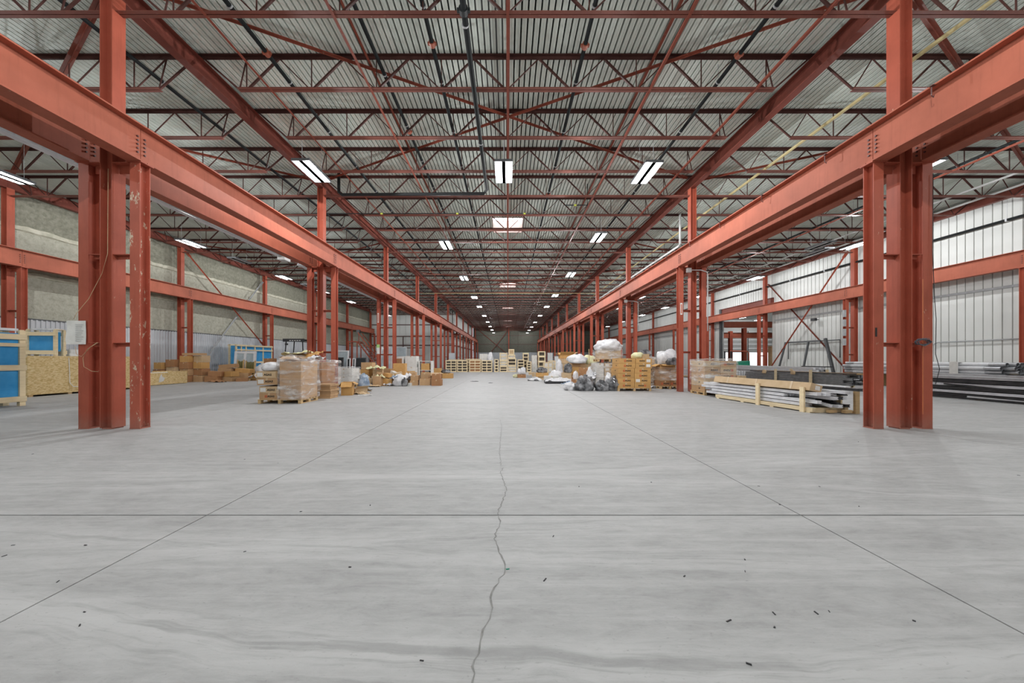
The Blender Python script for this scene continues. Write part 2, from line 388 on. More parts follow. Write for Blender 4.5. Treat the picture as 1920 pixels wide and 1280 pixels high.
# ------------------------------------------------------------------ open-web joists
PAN = 1.69; DJ = .88; HB = 8.40
def angle_pair(b, x0, x1, z, leg, t, flip):
    for s in (-1, 1):
        y0, y1 = (s*.008, s*(.008+leg)) if s > 0 else (s*(.008+leg), s*.008)
        b.box(x0, x1, y0, y1, z, z+t)
        yy = (s*.008, s*.008+s*t); y0, y1 = min(yy), max(yy)
        if flip: b.box(x0, x1, y0, y1, z-leg, z)
        else: b.box(x0, x1, y0, y1, z+t, z+leg)
    return b
def joist_meshes(L, full):
    n = int((L/2-.95)/PAN); e = L/2-.12 if full else L/2-1.02
    nodes = [k*PAN for k in range(-n, n+1)]
    key = (round(L, 2), full)
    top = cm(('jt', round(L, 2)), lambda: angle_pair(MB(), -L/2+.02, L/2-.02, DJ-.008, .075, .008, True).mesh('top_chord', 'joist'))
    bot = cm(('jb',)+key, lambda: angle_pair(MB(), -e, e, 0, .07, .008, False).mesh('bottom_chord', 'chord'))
    web = []                                          # (kind, x)
    zb, zt = .03, DJ-.07
    for x in nodes:
        web.append(('v', x))
        for s in (-1, 1):
            if abs(x+s*PAN/2) < L/2-.5: web.append(('a' if s < 0 else 'b', x))
    return top, bot, web, nodes, L/2-1.02
def web_seg(kind, x):
    zb, zt = .03, DJ-.06
    if kind == 'v': return (x, 0, zb), (x, 0, zt), .022
    s = -1 if kind == 'a' else 1
    thick = (s > 0) == (x < -.01) or False
    return (x+s*.05, 0, zb), (x+s*PAN/2, 0, zt), (.045 if thick else .024)
def joist(j, y, x0, x1, place, cat_label, group, split):
    L = x1-x0; top, bot, web, nodes, e = joist_meshes(L, j % 4 == 0)
    r = empty('roof_joist', ((x0+x1)/2, y, HB)); T(r, cat_label, 'joist', group)
    ob('top_chord', top, r); ob('bottom_chord', bot, r)
    ends = [((-e, 0, .03), (-L/2+.15, 0, DJ-.09), .04), ((e, 0, .03), (L/2-.15, 0, DJ-.09), .04)]
    if nodes:
        ends += [((nodes[0]-PAN/2 if abs(nodes[0]-PAN/2) < L/2-.5 else nodes[0], 0, DJ-.07), (-e+.03, 0, .03), .024), ((nodes[-1]+PAN/2 if abs(nodes[-1]+PAN/2) < L/2-.5 else nodes[-1], 0, DJ-.07), (e-.03, 0, .03), .024)]
    if split:
        for k, x in web:
            p0, p1, t = web_seg(k, x)
            kk = 'v' if k == 'v' else ('s' if k == 'a' else 'z') + ('T' if t > .03 else 't')
            me = cm(('web', kk), lambda: MB().bar((p0[0]-x, p0[1], p0[2]), (p1[0]-x, p1[1], p1[2]), t, t, (0, 1, 0)).mesh('web_member', 'joist'))
            ob('upright' if k == 'v' else 'diagonal', me, r, (x, 0, 0))
        for q, (p0, p1, t) in enumerate(ends):
            me = cm(('end', round(L, 2), q), lambda: MB().bar(p0, p1, t, t, (0, 1, 0)).mesh('end_diagonal', 'joist'))
            ob('end_diagonal', me, r)
    else:
        def mk():
            b = MB()
            for k, x in web:
                p0, p1, t = web_seg(k, x); b.bar(p0, p1, t, t, (0, 1, 0))
            for p0, p1, t in ends: b.bar(p0, p1, t, t, (0, 1, 0))
            return b.mesh('web', 'joist')
        ob('web', cm(('webs', round(L, 2)), mk), r)
for j in range(0, 41):
    y = R1+j*BAY/4; rr = j//4+1; k = j % 4
    for place, x0, x1 in (('nave', XL, XR), ('left aisle', WL, XL), ('right aisle', XR, WR)):
        if place == 'left aisle' and y > YA-.5: continue
        pl = 'middle hall' if place == 'nave' else place
        if rr <= 6:
            wh = f'at the {ORD[rr]} column row' if k == 0 else f'{["","one space","two spaces","three spaces"][k]} past the {ORD[rr]} column row'
            lab, grp = f'red open-web roof joist across the {pl}, {wh}', f'roof joists of the {pl}'
        else:
            lab, grp = f'distant red roof joist across the {pl}, beyond the sixth column row', f'distant roof joists of the {pl}'
        joist(j, y, x0, x1, pl, lab, grp, j < (9 if place == 'nave' else 6))
# bridging lines
for q, (x, z, nm) in enumerate(((-6.15, HB, 'low, beside the left girder'), (-3.55, HB, 'low, left of the hall centre'), (0.0, HB, 'low, down the hall centre'), (3.7, HB, 'low, right of the hall centre'), (6.45, HB, 'low, beside the right girder'),
                  (-3.62, HB+DJ-.10, 'high under the deck, left of centre'), (0.02, HB+DJ-.10, 'high under the deck, down the centre'), (3.78, HB+DJ-.10, 'high under the deck, right of centre'),
                  (-11.6, HB, 'low over the left aisle, inner line'), (-15.5, HB, 'low over the left aisle, outer line'), (11.8, HB, 'low over the right aisle, inner line'), (16.6, HB, 'low over the right aisle, outer line'))):
    y1 = YA-.6 if x < -9 else YB-.4
    b = MB().box(x-.03, x+.03, 1.5, y1, z-.012, z-.006).box(x-.03, x-.024, 1.5, y1, z-.006, z+.045)
    T(ob('bridging_line', b.mesh('bridging_line', 'bridging')), f'thin red bridging angle running down the roof, {nm}', 'bridging')
# plan bracing under the deck
def brace(p0, p1, w, h, label, cat='brace', m='bridging', name='roof_brace'):
    p0, p1 = Vector(p0), Vector(p1); d = (p1-p0).normalized()
    o = empty(name, p0); T(o, label, cat)
    b = MB().bar((0, 0, 0), p1-p0, w, .012).bar((0, 0, 0), p1-p0, .012, h)
    ob('angle_bar', b.mesh('angle_bar', m), o)
    up = Vector((0, 0, 1)); s = d.cross(up).normalized()
    g = MB().bar(d*.05, d*.45, w*1.8, .014); L = (p1-p0).length; g2 = MB().bar(d*(L-.45), d*(L-.05), w*1.8, .014)
    ob('gusset_plate', g.mesh('gusset_plate', m), o); ob('gusset_plate', g2.mesh('gusset_plate', m), o)
    return o
zt = HB+DJ-.16
for r in (1, 4):
    wh = {1: 'between the nearest and second column rows', 4: 'between the fourth and fifth column rows'}[r]
    brace((XL+.3, row(r)+.15, zt), (XR-.3, row(r+1)-.15, zt), .11, .09, f'flat red roof brace going away to the right, {wh}')
    brace((XR-.3, row(r)+.15, zt-.06), (XL+.3, row(r+1)-.15, zt-.06), .11, .09, f'flat red roof brace going away to the left, {wh}')
for s, x0, x1, nm in ((1, XL, WL, 'left'), (-1, XR, WR, 'right')):
    for r in (1, 3):
        brace((x0-s*.3, row(r)+.15, zt), (x1+s*.3, row(r+1)-.15, zt), .15, .09, f'wide red roof brace over the {nm} aisle leaving the {ORD[r]} column row')
        brace((x1+s*.3, row(r)+.15, zt-.06), (x0-s*.3, row(r+1)-.15, zt-.06), .15, .09, f'wide red roof brace over the {nm} aisle arriving at the {ORD[r+1]} column row')

# ------------------------------------------------------------------ columns
ZB = 5.36                                   # underside of the crane runway beams
bc_m = MB().ibeam((0, 0, .02), (0, 0, ZG), .25, .25, .016, .011, (1, 0, 0)).mesh('column_shaft', 'column')
rc_m = MB().ibeam((0, 0, .02), (0, 0, ZB-.02), .21, .20, .015, .010, (0, 1, 0)).mesh('runway_shaft', 'column')
rc_p = MB().ibeam((0, 0, .02), (0, 0, ZB-.02), .21, .20, .015, .010, (0, 1, 0)).mesh('runway_shaft', 'peeled')
bp_m = boxm('base_plate', .21, .21, .02, 'column'); cp_m = boxm('cap_plate', .30, .26, .02, 'column')
def building_column(x, r, label, group, ties):
    o = empty('building_column', (x, row(r), 0)); T(o, label, 'column', group)
    ob('column_shaft', bc_m, o); ob('base_plate', bp_m, o)
    for tx in ties:
        a, b = (.125, tx-.01) if tx > 0 else (tx+.01, -.125)
        for z in (1.72, 3.49):
            me = cm(('tie', round(a, 3), round(b, 3)), lambda: MB().box(a, b, -.11, .04, 0, .014).box(a, b, -.02, -.008, -.07, 0).mesh('tie_plate', 'column'))
            ob('tie_plate', me, o, (0, 0, z))
        me = cm(('stub', round(a, 3), round(b, 3)), lambda: MB().box(a, b, -.13, .13, 0, .014).box(a+.02, b-.02, -.008, .008, -.16, 0).mesh('bracket', 'column'))
        ob('bracket', me, o, (0, 0, ZB-.04))
    return o
def runway_column(x, r, label, group, peeled=False):
    o = empty('runway_column', (x, row(r), 0)); T(o, label, 'column', group)
    ob('column_shaft', rc_p if peeled else rc_m, o)
    ob('base_plate', bp_m, o); ob('cap_plate', cp_m, o, (0, 0, ZB-.02))
    return o
NL, AL, NR, AR, OL, OR_ = -7.47, -8.50, 7.43, 8.41, -20.95, 22.3
for r in range(1, 12):
    for side, x, xn, xa in (('left', XL, NL, AL), ('right', XR, NR, AR)):
        if r <= 6:
            la = (f'tall red roof column in the middle of the {ORD[r]} {side} column group', f'short red crane column on the hall side of the {ORD[r]} {side} column group',
                  f'short red crane column on the aisle side of the {ORD[r]} {side} column group')
            gr = f'{side} column groups'
            if r == 1 and side == 'left': la = (la[0], 'red crane column with flaked cream paint, hall side of the nearest left group', la[2])
        else:
            la = (f'distant tall red roof column in the {side} row, past the sixth group', f'distant red crane column on the hall side of the {side} row', f'distant red crane column on the aisle side of the {side} row')
            gr = f'distant {side} column groups'
        aisle = side == 'right' or r <= 7
        building_column(x, r, la[0], gr, [xn-x-(.1 if xn > x else -.1)]+([xa-x-(.1 if xa > x else -.1)] if aisle else []))
        runway_column(xn, r, la[1], gr+' hall side', r == 1 and side == 'left')
        if aisle: runway_column(xa, r, la[2], gr+' aisle side')
    for side, x, xo, rmax in (('left', WL, OL, 7), ('right', WR, OR_, 11)):
        if r < 2 or r > rmax: continue
        wn = 'sprayed concrete wall' if side == 'left' else 'white panel wall'
        if r <= 7:
            building_column(x, r, f'tall red column against the {wn}, level with the {ORD[r]} column row', 'wall columns', [xo-x-(.1 if xo > x else -.1)])
            runway_column(xo, r, f'short red crane column before the {wn}, level with the {ORD[r]} column row', 'wall crane columns')
        else:
            building_column(x, r, 'distant tall red column against the white panel wall', 'distant wall columns', [xo-x-(.1 if xo > x else -.1)])
            runway_column(xo, r, 'distant short red crane column before the white panel wall', 'distant wall crane columns')

# ------------------------------------------------------------------ crane runway beams, one per bay, spliced over the columns
DB = .74
rb_m = MB().ibeam((0, .006, 0), (0, BAY-.006, 0), DB, .30, .026, .016).mesh('runway_beam', 'beam')
st_m = MB().box(-.14, -.008, -.006, .006, -DB/2+.026, DB/2-.026).box(.008, .14, -.006, .006, -DB/2+.026, DB/2-.026).mesh('stiffener', 'beam')
def bolts(s):
    b = MB()
    for dy in (-.07, .07):
        for k in range(5):
            b.tube([(s*.007, dy, -.16+.08*k), (s*.032, dy, -.16+.08*k)], .017, 6)
    return b
bo_m = bolts(1).mesh('bolts', 'bolt'); bo_m2 = bolts(-1).mesh('bolts', 'bolt')
bolt1 = {s: MB().tube([(s*.007, 0, 0), (s*.034, 0, 0)], .018, 6).mesh('bolt', 'bolt') for s in (1, -1)}
for nm, x, r0, r1, s in (('hall side of the left columns', NL, 0, 11, 1), ('aisle side of the left columns', AL, 0, 7, 1), ('hall side of the right columns', NR, 0, 11, -1),
                      ('aisle side of the right columns', AR, 0, 11, -1), ('sprayed concrete wall', OL, 1, 7, 1), ('white panel wall', OR_, 1, 11, -1)):
    for r in range(r0, r1):
        if r <= 5:
            wh = 'passing overhead beside the camera' if r == 0 else f'starting at the {ORD[r]} column row' if r else ''
            lab = f'red crane beam, {nm}, {wh}'
            grp = f'runway beams on the {nm}'
        else: lab, grp = f'distant red crane runway beam, {nm}, past the sixth row', f'distant runway beams, {nm}'
        o = empty('runway_beam', (x, row(r), ZB+DB/2)); T(o, lab, 'crane beam', grp)
        ob('beam_length', rb_m, o)
        if r < r1-1 or True:
            if r <= 1 and x in (NL, NR):
                for dy in (-.07, .07):
                    for k in range(5): ob('bolt', bolt1[s], o, (0, BAY+dy, -.16+.08*k))
            else: ob('bolts', bo_m if s > 0 else bo_m2, o, (0, BAY, 0))
        if x == NR and r < 3:
            for k in range(4):
                yy = .9+2.0*k
                me = cm('hook', lambda: MB().tube([(-.15, 0, .0), (-.175, 0, -.02), (-.175, 0, -.16), (-.14, 0, -.19), (-.13, 0, -.15)], .008, 5).box(-.19, -.12, -.03, .03, 0, .012).mesh('rail_hook', 'bolt'))
                ob('rail_hook', me, o, (0, yy, DB/2-.03))
# ------------------------------------------------------------------ left wall: sprayed concrete in three lifts over ribbed metal
wl = K(empty('wall_left', (WALL_L, 0, 0)))
for k in range(-1, 7):
    y0 = row(k+1)-BAY+BAY; y0, y1 = row(k+1), min(row(k+2), YA)
    if k == -1: y0, y1 = -8.5, row(1)
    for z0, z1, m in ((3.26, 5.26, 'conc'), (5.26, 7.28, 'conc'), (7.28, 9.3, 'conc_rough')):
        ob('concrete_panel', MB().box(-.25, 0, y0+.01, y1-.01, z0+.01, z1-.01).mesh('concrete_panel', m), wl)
for z, t in ((5.2, .20), (7.22, .22)):
    rnd = random.Random(int(z)); b = MB(); n = 240; ya, yb = 4.0, YA
    vs = []; fs = []
    for i in range(n+1):
        y = ya+(yb-ya)*i/n; e = rnd.uniform(-.035, .035); d = .10+rnd.uniform(-.02, .03)
        vs += [(0, y, z+t+e), (d, y, z+t*.8+e), (d*.8, y, z+e*.6), (0, y, z-.04)]
        if i: fs += [(4*i-4+q, 4*i-3+q, 4*i+1+q, 4*i+q) for q in range(3)]
    ob('ledge', b.add(vs, fs).mesh('ledge', 'ledge'), wl)
ob('sill', MB().box(0, .03, 4, YA, 3.20, 3.27).mesh('sill', 'darkgrey'), wl)
def rib_sheet(w, n, h, dep):
    p = w/n; pts = []
    for k in range(n): pts += [(k*p, 0), (k*p+p*.45, 0), (k*p+p*.55, dep), (k*p+p*.9, dep)]
    pts += [(w, 0)]; m = len(pts)
    return MB().add([(d, y, z) for z in (0, h) for y, d in pts], [(i, i+1, m+i+1, m+i) for i in range(m-1)])
cs_m = rib_sheet(.9, 5, 3.2, .035).mesh('cladding_sheet', 'clad')
y = 8.0
while y < YA-.9:
    ob('cladding_sheet', cs_m, wl, (0, y, .02)); y += .902
ob('cladding_back', MB().box(-.25, -.02, -8.5, YA, 0, 3.2).mesh('cladding_back', 'clad'), wl)

# ------------------------------------------------------------------ right wall: white panels with recessed joints, big opening
OY0, OY1, OZ = 30.8, 38.2, 6.8
wr = K(empty('wall_right', (WALL_R, 0, 0)))
ob('panel_backing', MB().box(.05, .2, -8.5, OY0, 0, 9.3).box(.05, .2, OY1, 89, 0, 9.3).box(.05, .2, OY0, OY1, OZ, 9.3).mesh('panel_backing', 'panel_back'), wr)
pw = .335
def panel_m(h, w): return cm(('pan', h, round(w, 2)), lambda: MB().prof((0, 0, 0), (0, 0, h), [(0, .05), (.012, .05), (.012, .0), (.03, -.012), (.05, 0), (w-.012, 0), (w-.012, .05), (w, .05)], (1, 0, 0)).mesh('wall_panel', 'panel_white'))
def strip(b, y, z0, z1, w):
    b.box(0, .05, y+.012, y+w-.012, z0, z1); b.box(-.014, 0, y+.02, y+.045, z0, z1)
def strip_m(h): return cm(('strip', round(h, 2)), lambda: (lambda b: (strip(b, 0, 0, h, pw), b)[1])(MB()).mesh('wall_panel', 'panel_white'))
y = 8.5; n = 0; far = MB()
while y < 88.2:
    opening = OY0-.15 < y < OY1-.2
    z0 = OZ if opening else 0
    if y < 60: ob('wall_panel', strip_m(9.25-z0), wr, (0, y, z0))
    else: strip(far, y, z0, 9.25, pw)
    y += pw
K(ob('wall_panel', far.mesh('wall_panel_far', 'panel_white'), wr), 'stuff')
ob('wall_panel', MB().box(0, .05, -8.5, 8.5, 0, 9.25).mesh('wall_panel', 'panel_white'), wr)
ob('lintel', MB().ibeam((-.02, OY0-.1, 6.47), (-.02, OY1+.1, 6.47), .62, .24, .03, .02).mesh('lintel', 'girder'), wr)
ob('jamb', MB().box(-.14, .06, OY1, OY1+.28, 0, 6.8).mesh('jamb', 'darkgrey'), wr)
ob('jamb', MB().box(-.02, .2, OY0-.14, OY0, 0, 6.8).mesh('jamb', 'panel_white'), wr)
ob('middle_rail', MB().box(-.06, -.015, 8.5, OY0-.2, 4.70, 4.82).mesh('middle_rail', 'grey'), wr)
ob('middle_rail', MB().box(-.06, -.015, OY1+.3, 88, 4.70, 4.82).mesh('middle_rail', 'grey'), wr)

# ------------------------------------------------------------------ end wall of the hall
wb = K(empty('wall_back', (0, YB, 0)))
xs2 = [-8.6, -2.7, 2.6, XR, 13, 18, 23.3]
for a, c in zip(xs2, xs2[1:]):
    for z0, z1 in ((3.1, 5.1), (5.1, 7.3), (7.3, 9.3)):
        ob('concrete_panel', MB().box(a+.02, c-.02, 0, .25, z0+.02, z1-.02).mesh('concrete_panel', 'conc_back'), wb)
ob('backing', MB().box(-8.7, 23.3, .2, .4, 0, 9.35).mesh('backing', 'girt'), wb)
ob('girt', MB().box(-8.6, 23.3, -.06, .05, 5.04, 5.16).mesh('girt', 'girt'), wb)
ob('girt', MB().box(-8.6, 23.3, -.06, .05, 7.24, 7.36).mesh('girt', 'girt'), wb)
x = -8.6
csb = cm('csb', lambda: MB().add([(a, -d, z) for z in (0, 3.1) for a, d in sum([[(k*.3, 0), (k*.3+.15, 0), (k*.3+.18, .04), (k*.3+.27, .04)] for k in range(6)], [])+[(1.8, 0)]], [(i, i+1, 26+i, 25+i) for i in range(24)]).mesh('cladding_sheet', 'clad_back'))
while x < 21.6:
    ob('cladding_sheet', csb, wb, (x, .15, 0)); x += 1.8
o = empty('wind_post', (.25, YB-.20, 0)); T(o, 'slim red steel post rising in the middle of the end wall', 'column')
ob('column_shaft', MB().ibeam((0, 0, .02), (0, 0, 9.2), .22, .22, .015, .01, (0, 1, 0)).mesh('column_shaft', 'column'), o); ob('base_plate', bp_m, o)
for a, c, nm in (((-7.6, YB-.12, 8.9), (-.05, YB-.12, 2.6), 'falling from the top left corner'), ((-6.4, YB-.26, .3), (-.05, YB-.26, 8.4), 'rising from the floor towards the centre post')):
    brace(a, c, .14, .14, f'dark red wall brace on the end wall, {nm}', m='girder', name='wall_brace')

# ------------------------------------------------------------------ end of the left aisle and the outer wall of the far hall
wa = K(empty('wall_aisle_end', (0, YA, 0)))
x = WALL_L
while x < -8.7:
    c = min(x+.93, -8.62)
    if -16.35 < (x+c)/2 < -13.1 and False: pass
    ob('wall_panel', MB().box(x+.008, c-.008, 0, .08, 0, 9.25).box(x+.03, x+.06, -.02, 0, 0, 9.25).mesh('wall_panel', 'panel_white'), wa); x += .93
ob('backing', MB().box(WALL_L, -8.6, .07, .2, 0, 9.3).mesh('backing', 'panel_back'), wa)
for z in (3.62, 5.05, 6.9):
    ob('girt', MB().box(WALL_L, -8.6, -.14, -.02, z-.07, z+.07).mesh('girt', 'girt'), wa)
dd = K(empty('door_1', (-15.1, YA, 0)))
for k in range(6):
    ob('door_panel', MB().box(-1.62, 1.62, -.09, -.03, .03+k*.52, .53+k*.52).mesh('door_panel', 'white'), dd)
ob('door_frame', MB().box(-1.76, -1.64, -.16, 0, 0, 5).box(1.64, 1.76, -.16, 0, 0, 5).box(-1.76, 1.76, -.16, -.04, 3.16, 3.24).mesh('door_frame', 'girt'), dd)
ob('handle', MB().box(.5, .75, -.13, -.09, 2.0, 2.05).mesh('handle', 'darkgrey'), dd)
wn = K(empty('wall_left_far', (-8.75, 0, 0)))
y = YA
while y < YB-.5:
    c = min(y+1.35, YB)
    ob('wall_panel', MB().box(-.08, 0, y+.02, c-.02, 0, 9.25).box(0, .03, y+.03, y+.08, 0, 9.25).mesh('wall_panel', 'panel_white'), wn); y += 1.35
ob('backing', MB().box(-.2, -.07, YA, YB, 0, 9.3).mesh('backing', 'panel_back'), wn)
for z in (3.62, 5.05, 6.9):
    ob('girt', MB().box(.02, .12, YA, YB, z-.07, z+.07).mesh('girt', 'girt'), wn)
# wall behind the camera
wf = K(empty('wall_front', (0, -8.6, 0)))
ob('wall_panel', MB().box(-22, 23.3, -.15, 0, 0, 9.3).mesh('wall_panel', 'panel_white'), wf)
ob('girt', MB().box(-22, 23.3, 0, .1, 4.6, 4.75).mesh('girt', 'girt'), wf)

# ------------------------------------------------------------------ the hall seen through the opening
wx = K(empty('wall_annex', (0, 50.5, 0)))
for a, c in ((23.45, 30.2), (33.9, 34.5), (38.2, 42)):
    ob('wall_panel', MB().box(a, c, 0, .2, 0, 8).mesh('wall_panel', 'panel_white'), wx)
for a, c, n in ((30.2, 33.9, 2), (34.5, 38.2, 3)):
    ob('wall_panel', MB().box(a, c, 0, .2, 5.4, 8).mesh('wall_panel', 'panel_white'), wx)
    d2 = K(empty(f'door_{n}', ((a+c)/2, 50.5, 0)))
    for k in range(5):
        ob('door_panel', MB().box(-(c-a)/2+.02, (c-a)/2-.02, .05, .11, 2.35+k*.61, 2.94+k*.61).mesh('door_panel', 'panel_white'), d2)
    ob('door_frame', MB().box(-(c-a)/2-.08, -(c-a)/2, -.05, .0, 0, 5.4).box((c-a)/2, (c-a)/2+.08, -.05, .0, 0, 5.4).mesh('door_frame', 'darkgrey'), d2)
ob('girt', MB().box(23.45, 30.1, -.1, 0, 3.2, 3.32).box(38.4, 42, -.1, 0, 3.2, 3.32).mesh('girt', 'girt'), wx)
wx2 = K(empty('wall_annex_side', (42, 0, 0)))
ob('wall_panel', MB().box(0, .2, 20, 56, 0, 8).mesh('wall_panel', 'panel_white'), wx2)
wx3 = K(empty('wall_annex_near', (0, 20, 0)))
ob('wall_panel', MB().box(23.45, 42, -.2, 0, 0, 8).mesh('wall_panel', 'panel_white'), wx3)
cx = K(empty('ceiling_annex', (0, 0, 8.0)))
b = MB()
for i in range(21): sheet_mb(b, 23.45+.9*i, 20, 50.7)
ob('deck_sheet', b.mesh('deck_sheet', 'deck'), cx)
ob('roof_skin', MB().box(23.4, 42.4, 20, 56, .06, .1).mesh('roof_skin', 'darkgrey'), cx)
K(ob('yard', MB().box(24, 60, 50.8, 90, -.3, -.15).mesh('yard', 'floor')))
for q, (x, yy) in enumerate(((28.2, 42.0), (29.6, 46.8))):
    o = empty('annex_column', (x, yy, 0)); T(o, f'red column in the hall beyond the opening, {["nearer, under the crane beam","farther, before the raised door"][q]}', 'column')
    ob('column_shaft', MB().ibeam((0, 0, .02), (0, 0, 5.1+.0*q), .4, .4, .02, .016, (0, 1, 0)).mesh('column_shaft', 'column'), o); ob('base_plate', bp_m, o, scale=(1.6, 1.6, 1))
for q, (yy, z) in enumerate(((42.0, 5.5), (46.8, 4.55))):
    o = empty('annex_beam', (23.6, yy, z)); T(o, f'red beam across the hall beyond the opening, {["upper and nearer","lower and farther"][q]}', 'beam')
    ob('beam_length', MB().ibeam((0, 0, 0), (18, 0, 0), .7, .3, .02, .016).mesh('beam_length', 'beam'), o)

# ------------------------------------------------------------------ wall braces
brace((-21.45, row(3)+.2, 8.6), (-21.45, row(4)-.3, 2.6), .12, .12, 'red diagonal wall brace falling away along the sprayed concrete wall', m='column', name='wall_brace')
brace((-21.62, row(3)+1.0, .3), (-21.62, row(4)-.2, 8.2), .14, .12, 'dull grey diagonal wall brace rising away along the sprayed concrete wall', m='grey', name='wall_brace')
brace((22.72, row(3)+.3, 8.6), (22.72, row(4)-.5, .3), .13, .12, 'red diagonal brace falling away along the white panel wall', m='column', name='wall_brace')
brace((22.98, row(4)-.2, 8.0), (22.98, row(3)+.3, .3), .13, .12, 'brownish diagonal brace rising away along the white panel wall', m='girder', name='wall_brace')

# ------------------------------------------------------------------ high-bay lamps
LH = 7.70
def lamp(x, y, label, group, on=True, w=.54, L=1.34, long_rod=ZD, power=1.0):
    o = empty('high_bay_lamp', (x, y, LH)); T(o, label, 'lamp', group)
    def hs():
        b = MB().box(-w/2-.02, w/2+.02, -L/2-.03, L/2+.03, .05, .07)
        b.box(-w/2-.02, -w/2, -L/2-.03, L/2+.03, -.012, .05).box(w/2, w/2+.02, -L/2-.03, L/2+.03, -.012, .05)
        b.box(-w/2, w/2, -L/2-.03, -L/2, -.012, .05).box(-w/2, w/2, L/2, L/2+.03, -.012, .05)
        return b.box(-.09, .09, -.3, .3, .07, .13).mesh('housing', 'darkgrey')
    hg = ob('housing', cm(('lh', w, L), hs), o)
    ob('divider', cm(('ld', L), lambda: MB().box(-.055, .055, -L/2, L/2, -.02, .05).mesh('divider', 'matt_black')), hg)
    for s in (-1, 1):
        x0, x1 = (.055, w/2) if s > 0 else (-w/2, -.055)
        ob('lens', cm(('ll', w, L, s, on), lambda: MB().box(x0+.004, x1-.004, -L/2+.004, L/2-.004, 0, .02).mesh('lens', 'lens' if on else 'lens_off')), hg)
        ob('hanging_rod', cm(('lr', round(long_rod, 2)), lambda: MB().tube([(0, 0, .07), (0, 0, long_rod-LH)], .006, 5).mesh('hanging_rod', 'grey')), o, (0, s*(L/2-.08), 0))
    if on:
        li = D.lights.new('lamp_light', 'POINT'); li.shadow_soft_size = .012; li.energy = LAMP_W*power; li.color = LAMP_C
        lo = D.objects.new('lamp_light', li); lo.location = (0, 0, -.12); link(lo, o)
def row_lamps(name, x, ys, on=True, power=1.0, first=1):
    for k, y in enumerate(ys):
        n = k+first; pw = power*(1 if y < 38 else .38)
        if n <= 6: lamp(x, y, f'{"lit" if on else "unlit"} twin-strip ceiling lamp, {ORD[n]} in the {name} row', f'{name} row of ceiling lamps', on, power=pw)
        else: lamp(x, y, f'tiny distant lit ceiling lamp far down the {name} row', f'distant lamps of the {name} row', on, power=pw)
row_lamps('right hall', 4.70, [11.95, 18.3, 26.3, 34.9, 42.4, 51.1, 60.3, 69.2, 77, 84.9])
row_lamps('left hall', -3.41, [19.5, 27.5, 36, 42.4, 51.3, 59.9, 68.2, 76.3, 84.6])
lamp(-6.58, 11.85, 'lit twin-strip ceiling lamp hanging beside the left roof girder', None)
lamp(-.13, 11.9, 'lit twin-strip ceiling lamp hanging in the middle of the hall', None)
row_lamps('left aisle', -17.3, [12, 19.25, 27.2, 33, 38.9, 51], power=.6)
row_lamps('right aisle', 19.35, [19.6, 27.5, 35.5, 43.3, 50.7, 59.4, 68.2], power=.68)
row_lamps('inner right aisle', 13.6, [11.8, 36, 43.8], power=.6)
lamp(-17.2, 22.6, 'unlit ceiling lamp in the left aisle after the second lit one', None, False)
lamp(-17.2, 30.4, 'unlit ceiling lamp in the left aisle after the third lit one', None, False)
lamp(18.3, 20.7, 'unlit ceiling lamp in the right aisle, outer of the two', None, False)
lamp(17.4, 19.6, 'unlit ceiling lamp in the right aisle, inner of the two', None, False)
for k, (x, y) in enumerate(((-4.0, 3.6), (4.4, 3.6), (-4.0, -4.4), (4.4, -4.4), (-15, 3.5), (15.5, 3.5), (-15, -4.5), (15.5, -4.5), (19.35, 11.6))):
    lamp(x, y, 'lit ceiling lamp in the part of the hall around the camera' if k < 8 else 'lit ceiling lamp in the right aisle near the white wall edge', 'lamps around the camera' if k < 8 else None, power=.6 if k < 8 else .6)
for k, (x, y) in enumerate(((27.8, 37), (29.5, 44.5), (33.5, 47))):
    lh, LH = LH, 6.6
    lamp(x, y, f'lit ceiling lamp in the hall beyond the opening, {["nearest","middle","farthest"][k]} of three', None, long_rod=8.0, power=.3)
    LH = lh

# ------------------------------------------------------------------ pipes under the roof
def pipe(name, pts, r, label, m='pipe', cat='pipe', couplings=(), hangers=(), top=None, cm_='coupling'):
    o = empty(name, pts[0]); T(o, label, cat); p0 = Vector(pts[0])
    ob('pipe_run', MB().tube([Vector(p)-p0 for p in pts], r, 10).mesh('pipe_run', m, True), o)
    for p in couplings:
        q = Vector(p)-p0
        ob('coupling', MB().tube([q-Vector((0, .06, 0)), q+Vector((0, .06, 0))], r*1.5, 10).box(q.x-r*2.1, q.x+r*2.1, q.y-.03, q.y+.03, q.z-r*.5, q.z+r*.5).mesh('coupling', cm_), o)
    for p in hangers:
        q = Vector(p)-p0
        b = MB().tube([q+Vector((0, -.015, 0)), q+Vector((0, .015, 0))], r*1.25, 10)
        b.tube([q+Vector((0, 0, r)), q+Vector((0, 0, ZD-.12-p[2]))], .006, 5)
        ob('hanger', b  .mesh('hanger', 'grey'), o)
    return o
def branch(x, z, nm, r=.048, y0=2.0, y1=86, ck=(), wide=None):
    hs = [(x, R1+BAY/4*k+.12, z) for k in range(0, 24, 1)]
    pipe('sprinkler_pipe', [(x, y0, z), (x, y1, z)], r, f'black sprinkler pipe running down the hall, {nm}', couplings=[(x, y, z) for y in ck], hangers=hs)
ZP = HB+.30
branch(-5.75, ZP, 'left of the hall centre', ck=(8.4,))
branch(-3.25, ZP+.2, 'beside the left bridging lines', ck=(11.6, 18.6))
branch(-1.75, ZP, 'next to the thick main pipe', ck=(8.15, 15.5))
branch(1.80, ZP, 'just right of the hall centre', ck=(8.2, 15.6))
branch(5.55, ZP, 'towards the right girder', ck=(8.45,))
branch(-9.1, ZP, 'over the left aisle behind the nearest columns')
branch(-12.6, ZP, 'over the left aisle, second line')
branch(13.4, ZP, 'over the right aisle, inner line')
